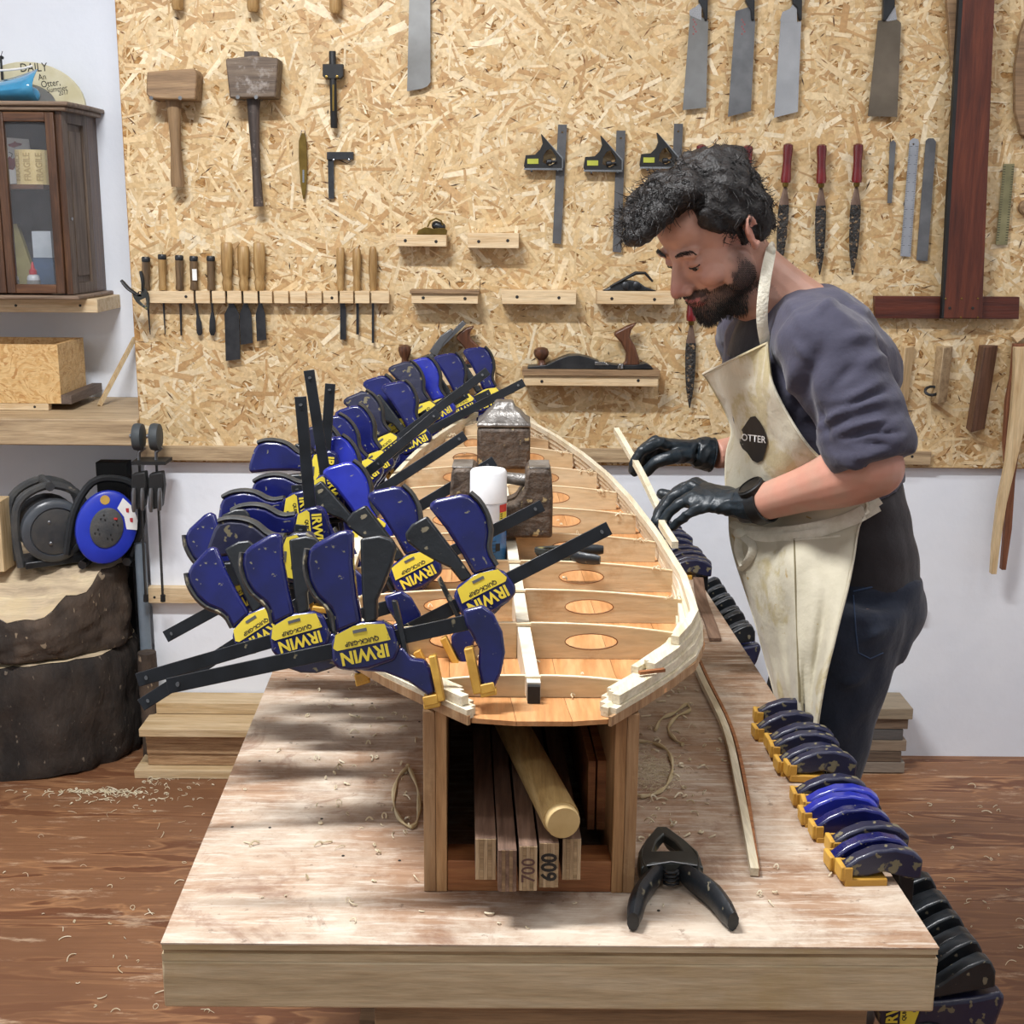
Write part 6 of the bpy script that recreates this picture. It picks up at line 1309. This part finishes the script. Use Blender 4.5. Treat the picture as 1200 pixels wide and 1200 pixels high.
# ---- hair cap with locks
b = MB()
he((0, -.020, .054), (.084, .088, .092)); he((0, .050, .112), (.068, .062, .034)); he((.0, .098, .100), (.056, .046, .027)); he((.0, .128, .086), (.040, .026, .022)); he((0, -.072, -.008), (.062, .031, .048)); he((.064, -.052, .016), (.018, .032, .046), None, True); he((.064, .018, .062), (.022, .040, .028), None, True); he((-.0725, .008, .034), (.011, .017, .020)); he((0, -.06, .09), (.06, .045, .045))
hm = remesh(b, .005, 3)
for amp, f, sd in ((.0045, 60, 11), (.0030, 140, 12), (.0015, 320, 13)):
    Ph = coords(hm); setco(hm, Ph+normals(hm)*(amp*pnoise(Ph, f, sd))[:, None])
Ph = coords(hm); Nh = normals(hm); Lh = Ph@Mi[:3, :3].T+Mi[:3, 3]
hair = finish(hm, 'hair', m_hair, man)
b = MB(); sel = np.random.RandomState(6).choice(len(Ph), 5200, replace=False)
for i in sel:
    l = Lh[i]; p = V(Ph[i].tolist()); nn_ = V(Nh[i].tolist()); fr = MH3 @ V((0, .9, -.02)) if l[1] > -.01 else MH3 @ V((0, -.35, -.9))
    if l[1] > .03 and l[2] < .085: continue
    c_ = V((rn.gauss(0, .6), rn.gauss(0, .6), rn.gauss(0, .6))); low = l[2] < .0
    strand(b, p-nn_*.002, nn_*.12+fr*.8+c_*.5, (.012 if low else .026)*rn.uniform(.6, 1.2), .0010, c_*1.3-nn_*1.2, rn, 5)
b.build('hair_locks', m_hair, hair, kind='stuff', fix=False)
# ---- shirt
def cloth(name, c1, c2, sc_=40, bmp=.3, rough=.85, speck=None, sps=6, spt=.62, dirt2=None):
    m, nt, b_ = nodes(name); v = coord(nt); f = noise_n(nt, v, sc_, 6); col = mix(nt, f, lin(c1), lin(c2))
    if speck: g_ = noise_n(nt, v, sps, 6, .6, .5); col = mix(nt, ramp(nt, g_, [(spt, (0, 0, 0)), (spt+.07, (.8,)*3)]), col, lin(speck))
    if dirt2: g_ = noise_n(nt, v, sps*4, 6, .6, .5); col = mix(nt, ramp(nt, g_, [(.66, (0, 0, 0)), (.70, (.75,)*3)]), col, lin(dirt2))
    nt.links.new(col, b_.inputs['Base Color']); b_.inputs['Roughness'].default_value = rough; b_.inputs['Sheen Weight'].default_value = .15
    bump(nt, b_, noise_n(nt, v, 25, 5), bmp, .012); return m
m_shirt = cloth('faded_navy_cotton', '#3f3e50', '#323142'); m_tee = cloth('charcoal_cotton', '#2f2b2e', '#262326'); m_jean = cloth('dark_denim', '#1c2639', '#141c2c', 120)
b = MB(); b.tube(spine[2:], srad[2:], 28, up=lat); b.cap(S1, spine[-2], .070, .064); b.cap(S2, spine[-2], .066, .07); b.ell(spine[-2]+lat*.07, (.075, .075, .06)); b.cap(spine[4]+lat*.08-fwd*.035, S1, .088, .074)
b.tube(spline([S1, S1.lerp(E1, .5)+V((.010, 0, .006)), E1+V((.0, 0, .004))], 10), [.074, .077, .077, .076, .075, .074, .075, .077, .078, .076, .068], 20)
b.tube(spline([S2, S2.lerp(E2, .5), E2, E2.lerp(W2, .15)], 10), [.07]*8+[.062, .055, .05], 16)
sm = remesh(b, .0055, 5)
tr = tree(sm)
folds(sm, [((965, 470), (1040, 440), .011, .007), ((960, 500), (1050, 468), .010, .008), ((958, 520), (1056, 492), .009, .008), ((965, 532), (1060, 515), .009, .008), ((985, 540), (1062, 540), .008, .007),
           ((930, 415), (925, 490), .016, .007), ((945, 375), (985, 350), .014, .006), ((970, 400), (935, 470), .018, -.009), ((1000, 430), (1050, 420), .014, .006), ((975, 455), (1010, 425), .012, -.006), ((985, 487), (1045, 455), .008, -.006), ((975, 510), (1055, 482), .007, -.006), ((1010, 370), (1030, 430), .02, .007), ((920, 350), (950, 400), .014, .005), ((1000, 520), (1055, 528), .007, -.006), ((955, 505), (1000, 478), .007, .007), ((975, 545), (1050, 556), .007, .006), ((1015, 500), (1056, 505), .006, -.006), ((930, 400), (950, 430), .01, .006), ((905, 430), (915, 480), .012, .006), ((990, 400), (1020, 395), .012, .005), ((960, 480), (975, 520), .008, -.006), ((940, 440), (955, 520), .02, -.008), ((960, 345), (1010, 380), .018, .006)], tr)
Ps = coords(sm); setco(sm, Ps+normals(sm)*(.0022*pnoise(Ps, 55, 5))[:, None])
finish(sm, 'shirt', m_shirt, man)
# inner tee at the collar and hem
b = MB(); b.tube(spine[:3]+[], [(r_[0]-.004, r_[1]-.004) for r_ in srad[:3]], 28, up=lat); tm = remesh(b, .006, 5); Pt = coords(tm); setco(tm, Pt+normals(tm)*(.003*pnoise(Pt, 50, 8))[:, None]); finish(tm, 'undershirt', m_tee, man)
b = MB(); b.tube(spline([spine[-1].lerp(neckb, .2)-V((0, 0, .10)), spine[-1]+fwd*.010-V((0, 0, .020))], 4), [.10, .095, .088, .078, .068], 20); t2m = remesh(b, .006, 5); finish(t2m, 'tee_collar', m_tee, man)
# ---- jeans
b = MB(); pel = U(985, 712, 2.365); b.tube([U(985, 672, 2.36), pel, U(978, 760, 2.37)], [(.165, .122), (.164, .124), (.14, .10)], 24, up=lat); b.ell(pel+lat*.06-fwd*.036+V((0, 0, .01)), (.082, .082, .1)); b.ell(pel-lat*.08-fwd*.04, (.08, .08, .1))
for hp, kn, an in ((hip1, kn1, an1), (hip2, kn2, an2)):
    b.tube(spline([hp, hp.lerp(kn, .5), kn], 8), [.108, .112, .106, .098, .090, .083, .077, .073, .07], 18); b.ell(kn, .07); b.tube(spline([kn, kn.lerp(an, .5), an], 6), [.069, .069, .067, .064, .06, .058, .058], 16)
jm = remesh(b, .007, 5); jt = tree(jm)
folds(jm, [((1000, 760), (1045, 735), .012, .006), ((985, 800), (1015, 790), .012, .006), ((1000, 720), (1055, 700), .012, -.004)], jt)
jt = tree(jm); Pj = coords(jm); setco(jm, Pj+normals(jm)*(.003*pnoise(Pj, 45, 9))[:, None]); jt = tree(jm)
jn = finish(jm, 'jeans', m_jean, man)
m_denim2 = mat('light_denim_stitch', '#3a4d6c', '#2e405c', .8)
def surf_line(tr_, pts, r_, name, m, par, off=.001, n=10):
    P_ = []
    for (a, c) in zip(pts, pts[1:]):
        for k in range(n): h_ = hit(tr_, lerp(a[0], c[0], k/n), lerp(a[1], c[1], k/n), off); P_ += [h_] if h_ else []
    h_ = hit(tr_, *pts[-1], off); P_ += [h_] if h_ else []
    if len(P_) > 2: b_ = MB(); b_.tube(P_, r_, 5); return b_.build(name, m, par, smooth=1)
surf_line(jt, [(1000, 697), (1003, 740), (1006, 765), (1020, 772), (1035, 765)], .0012, 'pocket_stitching', m_denim2, jn); surf_line(jt, [(1000, 693), (1030, 686), (1055, 678)], .0016, 'pocket_edge', m_denim2, jn)
# shoes
m_shoe = mat('dark_shoe', '#2b2622', '#1f1b18', .5)
for an in (an1, an2):
    b = MB(); b.cap(an+V((.02, 0, -.03)), an+V((-.15, -.02, -.045)), .048, .042); b.box(an+V((-.06, -.01, -.075)), (.25, .09, .025)); sh = remesh(b, .006, 4); finish(sh, 'shoe', m_shoe, man)
# ---- gloves
m_glove = mat('black_nitrile', '#161e24', '#202b33', .4, sc_=18, bmp=.2, bs=70)
def hand(wr, cuff, kn, fing, thumb, palm_up, rf=.0098):
    b = MB(); wr = U(*wr); cuff = U(*cuff); K = [U(*k) for k in kn]; mid = sum(K, V())/4
    b.tube([cuff, cuff.lerp(wr, .5), wr], [.0345, .034, .031], 16)
    side = (K[0]-K[3]).normalized()
    b.tube(spline([wr, wr.lerp(mid, .35), wr.lerp(mid, .75), mid], 8), [(.029, .026), (.031, .024), (.035, .021), (.038, .0195), (.040, .0175), (.041, .0165), (.0415, .0155), (.040, .0145), (.037, .0125)], 18, up=side)
    for j, (k, f) in enumerate(zip(K, fing)):
        pts = [wr.lerp(k, .7)]+[k]+[U(*q) for q in f]; rr = rf*(1, 1.03, .98, .87)[j]; rads = [rr*1.1, rr*1.18, rr*1.02, rr*.95, rr*.85]
        b.ell(k, rr*1.22)
        for a, c, ra, rb in zip(pts, pts[1:], rads, rads[1:]): b.cap(a, c, ra, rb)
    tp = [U(*q) for q in thumb]; rt = [.017, .0135, .0118, .0105]
    for a, c, ra, rb in zip(tp, tp[1:], rt, rt[1:]): b.cap(a, c, ra, rb)
    m_ = remesh(b, .0026, 4); Pg = coords(m_); Ng = normals(m_)
    d1 = pnoise(Pg, 180, 31)*.0006+np.abs(np.sin(Pg@np.array([90., 60., -140.])+3*pnoise(Pg, 40, 32)))**6*.0012
    setco(m_, Pg+Ng*d1[:, None]); return m_
g1 = hand((868, 591, 2.26), (884, 590, 2.242), [(815, 566, 2.355), (810, 571, 2.325), (811, 582, 2.295), (818, 596, 2.27)],
          [[(793, 576, 2.365), (777, 592, 2.365), (770, 604, 2.355)], [(788, 583, 2.335), (774, 600, 2.335), (768, 611, 2.33)], [(795, 591, 2.30), (782, 604, 2.31), (775, 614, 2.315)], [(806, 603, 2.275), (796, 611, 2.29), (789, 617, 2.305)]],
          [(860, 592, 2.29), (822, 590, 2.36), (797, 586, 2.40), (776, 579, 2.41)], None)
glv1 = finish(g1, 'glove', m_glove, man)
g2 = hand((815, 530, 2.60), (834, 533, 2.605), [(772, 519, 2.565), (768, 517, 2.595), (772, 520, 2.625), (780, 526, 2.65)],
          [[(752, 528, 2.555), (743, 541, 2.56), (741, 551, 2.565)], [(750, 530, 2.595), (744, 544, 2.60), (744, 554, 2.60)], [(760, 534, 2.62), (755, 545, 2.615), (754, 553, 2.605)], [(772, 536, 2.63), (767, 545, 2.615), (762, 551, 2.605)]],
          [(806, 533, 2.58), (786, 536, 2.55), (769, 541, 2.55), (757, 553, 2.56)], None)
glv2 = finish(g2, 'glove', m_glove, man)
for gl, c, d in ((glv1, U(884, 590, 2.242), U(884, 590, 2.242)-U(868, 591, 2.26)), (glv2, U(834, 533, 2.605), U(834, 533, 2.605)-U(815, 530, 2.6))):
    b = MB(); d = d.normalized(); a = d.orthogonal().normalized(); e = d.cross(a); b.tube([c+(a*math.cos(k*.3491)+e*math.sin(k*.3491))*.0345 for k in range(19)], .0018, 6, cap=False); b.build('cuff_rim', m_glove, gl, smooth=1)
# ---- watch
wc = U(893, 589.5, 2.228); wd = (E1-W1).normalized(); wup = (c_u*.72-c_f*.70); wup = (wup-wd*wup.dot(wd)).normalized(); ws = wd.cross(wup)
wt = None; b = MB(); b.tube([wc+(wup*math.cos(k*.2618)+ws*math.sin(k*.2618))*.0385 for k in range(25)], (.0022, .0115), 8, up=None, cap=False) if False else None
rows = []
for k in range(33):
    a = 2*math.pi*k/32; rd = wup*math.cos(a)+ws*math.sin(a); rows.append([wc+rd*(.0345+h)+wd*w_ for h, w_ in ((0, -.012), (.003, -.011), (.003, .011), (0, .012))])
b = MB(); b.grid(rows); wt = b.build('wristwatch', m_black, man, smooth=1)
b = MB(); b.lathe(wc+wup*.029, wup, [(.020, -.004), (.0245, .001), (.0245, .009), (.022, .0115), (.0205, .0115), (.0202, .010)], 28); b.build('watch_case', m_matblack, wt, smooth=1)
b = MB(); b.lathe(wc+wup*.029, wup, [(.0205, .0115), (.0225, .0115), (.0225, .0128), (.0205, .0128), (.0205, .0115)], 28); b.build('watch_bezel', m_steel_dk, wt, smooth=1)
b = MB(); b.lathe(wc+wup*.0395, wup, [(.020, 0), (.020, .0006)], 28); b.build('watch_glass', mat('black_glass', '#08090a', None, .06), wt)
# ---- apron
rowsdef = [((824, 438, 2.41), (899, 402, 2.13)), ((838, 462, 2.42), (901, 425, 2.13)), ((848, 480, 2.43), (905, 450, 2.13)), ((857, 505, 2.42), (924, 488, 2.12)), ((851, 528, 2.41), (948, 524, 2.12)), ((849, 552, 2.39), (978, 552, 2.13)),
           ((850, 580, 2.37), (1005, 574, 2.19)), ((853, 605, 2.36), (1016, 592, 2.23)), ((854, 628, 2.36), (1006, 618, 2.2)), ((860, 655, 2.35), (1000, 655, 2.16)), ((870, 685, 2.34), (993, 690, 2.14)), ((880, 715, 2.34), (984, 725, 2.13)), ((889, 745, 2.34), (976, 758, 2.12)), ((897, 775, 2.34), (968, 790, 2.12)), ((905, 805, 2.33), (962, 822, 2.12)), ((914, 840, 2.33), (957, 855, 2.13)), ((922, 870, 2.33), (952, 885, 2.14))]
NC = 34; bt = tree(sm) if False else None
tb = MB(); tb.tube(spine, [(r_[0]+.001, r_[1]+.001) for r_ in srad], 28, up=lat); tb.tube([U(985, 672, 2.36), pel, U(978, 760, 2.37)], [(.165, .122), (.166, .126), (.15, .115)], 24, up=lat)
for hp, kn in ((hip1, kn1), (hip2, kn2)): tb.tube(spline([hp, hp.lerp(kn, .5), kn], 8), [.104, .104, .1, .094, .088, .082, .077, .073, .07], 18)
bt = BVHTree.FromPolygons(tb.v, tb.f)
rl = spline([V(a) for a, _ in rowsdef], 96); rr_ = spline([V(c) for _, c in rowsdef], 96); AP = []; rn = random.Random(2)
for i, (a, c) in enumerate(zip(rl, rr_)):
    f = i/96; row = []
    for k in range(-3, NC+1):
        u = k/NC; q = a.lerp(c, u)
        px, py, zc = q.x, q.y, q.z-.055*math.sin(math.pi*max(0, min(1, u)))*(1-.3*f)-.01
        if k < 0: px = a.x-k*2.5; zc = a.z+.02*(-k); py = a.y
        low = max(0, (f-.5)*2)
        zc += low*.022*math.sin(u*15+f*3)+low*.012*math.sin(u*29-f*5)+(.006*math.sin(u*9+f*11))*(1-low)+.005*math.sin((px-900)*.11+(py-500)*.05)
        py += .0; 
        p = U(px, py, zc)
        d = ray(px, py); h_ = bt.ray_cast(CAM, d.normalized())
        if h_[0] is not None and k >= 0:
            hz = (h_[0]-CAM).dot(c_f)
            if zc > hz-.012: p = U(px, py, hz-.012)
        row.append(p)
    AP.append(row)
for _ in range(3):   # relax
    Q = [[p.copy() for p in r_] for r_ in AP]
    for i in range(1, len(AP)-1):
        for k in range(1, len(AP[0])-1): AP[i][k] = Q[i][k]*.5+(Q[i-1][k]+Q[i+1][k]+Q[i][k-1]+Q[i][k+1])*.125
m_apron = cloth('stained_cream_canvas', '#cbc4b0', '#b9b29b', 30, .35, .9, '#ab9c70', 8, .54, '#a8873c')
b = MB(); b.grid(AP); apr = b.build('apron', m_apron, man, smooth=2, solid=.0025, fix=False); apr_tr = BVHTree.FromPolygons(b.v, b.f)
b = MB(); n_ = len(AP[0])
for kk in (3, n_-1): b.tube([AP[i][kk]-c_f*.001 for i in range(0, len(AP), 2)], (.0035, .002), 6)
b.tube([p-c_f*.001 for p in AP[0]], (.003, .002), 6); b.build('hem', m_apron, apr, smooth=1, kind='stuff')
m_strap = mat('cream_cotton_tape', '#e4dfce', '#d6d0bc', .85, sc_=60, bmp=.3)
b = MB(); b.tube(spline([U(898, 408, 2.155), U(893, 375, 2.13), U(895, 340, 2.12), U(901, 305, 2.135), U(905, 291, 2.17), U(903, 291, 2.24), U(893, 300, 2.30)], 24), (.0015, .0095), 8, up=(c_f+c_u*.2)); b.build('neck_strap', m_strap, apr, smooth=1)
b = MB(); b.ell(U(903, 294, 2.15), (.009, .009, .009)); b.build('strap_knot', m_strap, apr, smooth=1)
b = MB(); b.tube(spline([U(866, 382, 2.30), U(866, 395, 2.33), U(864, 404, 2.36)], 6), (.0012, .005), 6, up=c_f); b.build('neck_strap', m_strap, apr, smooth=1)
def tie(ptsl, w_, nm='waist_tie'):
    P_ = []
    for (x_, y_) in [(v.x, v.y) for v in spline([V((a, c, 0)) for a, c in ptsl], 26)]:
        h1 = apr_tr.ray_cast(CAM, ray(x_, y_).normalized()); h2 = bt.ray_cast(CAM, ray(x_, y_).normalized())
        hs = [h_[3] for h_ in (h1, h2) if h_[0] is not None]
        if hs: P_.append(CAM+ray(x_, y_).normalized()*(min(hs)-.004))
    b = MB(); b.tube(P_, (.0016, w_), 8, up=c_f); return b.build(nm, m_strap, apr, smooth=1)
tie([(857, 612), (880, 622), (930, 622), (985, 610), (1015, 596), (1031, 585)], .009); tie([(868, 624), (900, 630), (950, 626), (1000, 610), (1030, 594)], .008)
b = MB(); q = hit(apr_tr, 868, 625, .008); b.ell(q, (.014, .012, .011)); b.tube(spline([q, hit(apr_tr, 866, 645, .012), hit(apr_tr, 872, 662, .008)], 8), (.002, .009), 8, up=c_f); b.tube(spline([q, hit(apr_tr, 882, 640, .012), hit(apr_tr, 878, 655, .012), hit(apr_tr, 868, 668, .008)], 10), (.002, .008), 8, up=c_f); b.build('tie_knot', m_strap, apr, smooth=1)
surf_line(apr_tr, [(931, 632), (933, 700), (935, 760), (937, 822)], .0022, 'pocket_seam', mat('dark_seam', '#7d7358', '#6a6148', .9), apr, .001)  # seam line, darker than the canvas
surf_line(apr_tr, [(880, 632), (931, 633), (985, 628)], .002, 'pocket_hem', m_strap, apr, .001)
# badge with lettering, laid on the cloth
bp_ = [(600, 300), (700, 420), (780, 570), (830, 720), (840, 850), (800, 1020), (740, 1190), (640, 1240), (540, 1190), (440, 1040), (340, 950), (290, 850), (280, 700), (330, 570), (430, 420), (500, 320)]
bpx = [(850+x_/17.1, 470+y_/17.1) for x_, y_ in bp_]; cxb = sum(x_ for x_, _ in bpx)/16; cyb = sum(y_ for _, y_ in bpx)/16
b = MB(); rows = [[hit(apr_tr, cxb+(x_-cxb)*f_, cyb+(y_-cyb)*f_, .006) for x_, y_ in bpx+[bpx[0]]] for f_ in (.02, .12, .25, .4, .5, .6, .7, .8, .9, 1)]; b.grid(rows); bd = b.build('badge', m_matblack, apr, smooth=2, fix=False)
tmn = text_mesh('OTTER', 11.4, 0, .12, .8)
for v in tmn.vertices:
    x_, y_ = 883.0+v.co.x, 514.2-v.co.y+v.co.x*.12; v.co = hit(apr_tr, x_, y_, .0075)
tmn.materials.clear(); tmn.materials.append(m_paper); tmn.transform(WM[man.name].inverted()); o = bpy.data.objects.new('badge_lettering', tmn); C.objects.link(o); o.parent = apr if False else bd
o.parent = apr
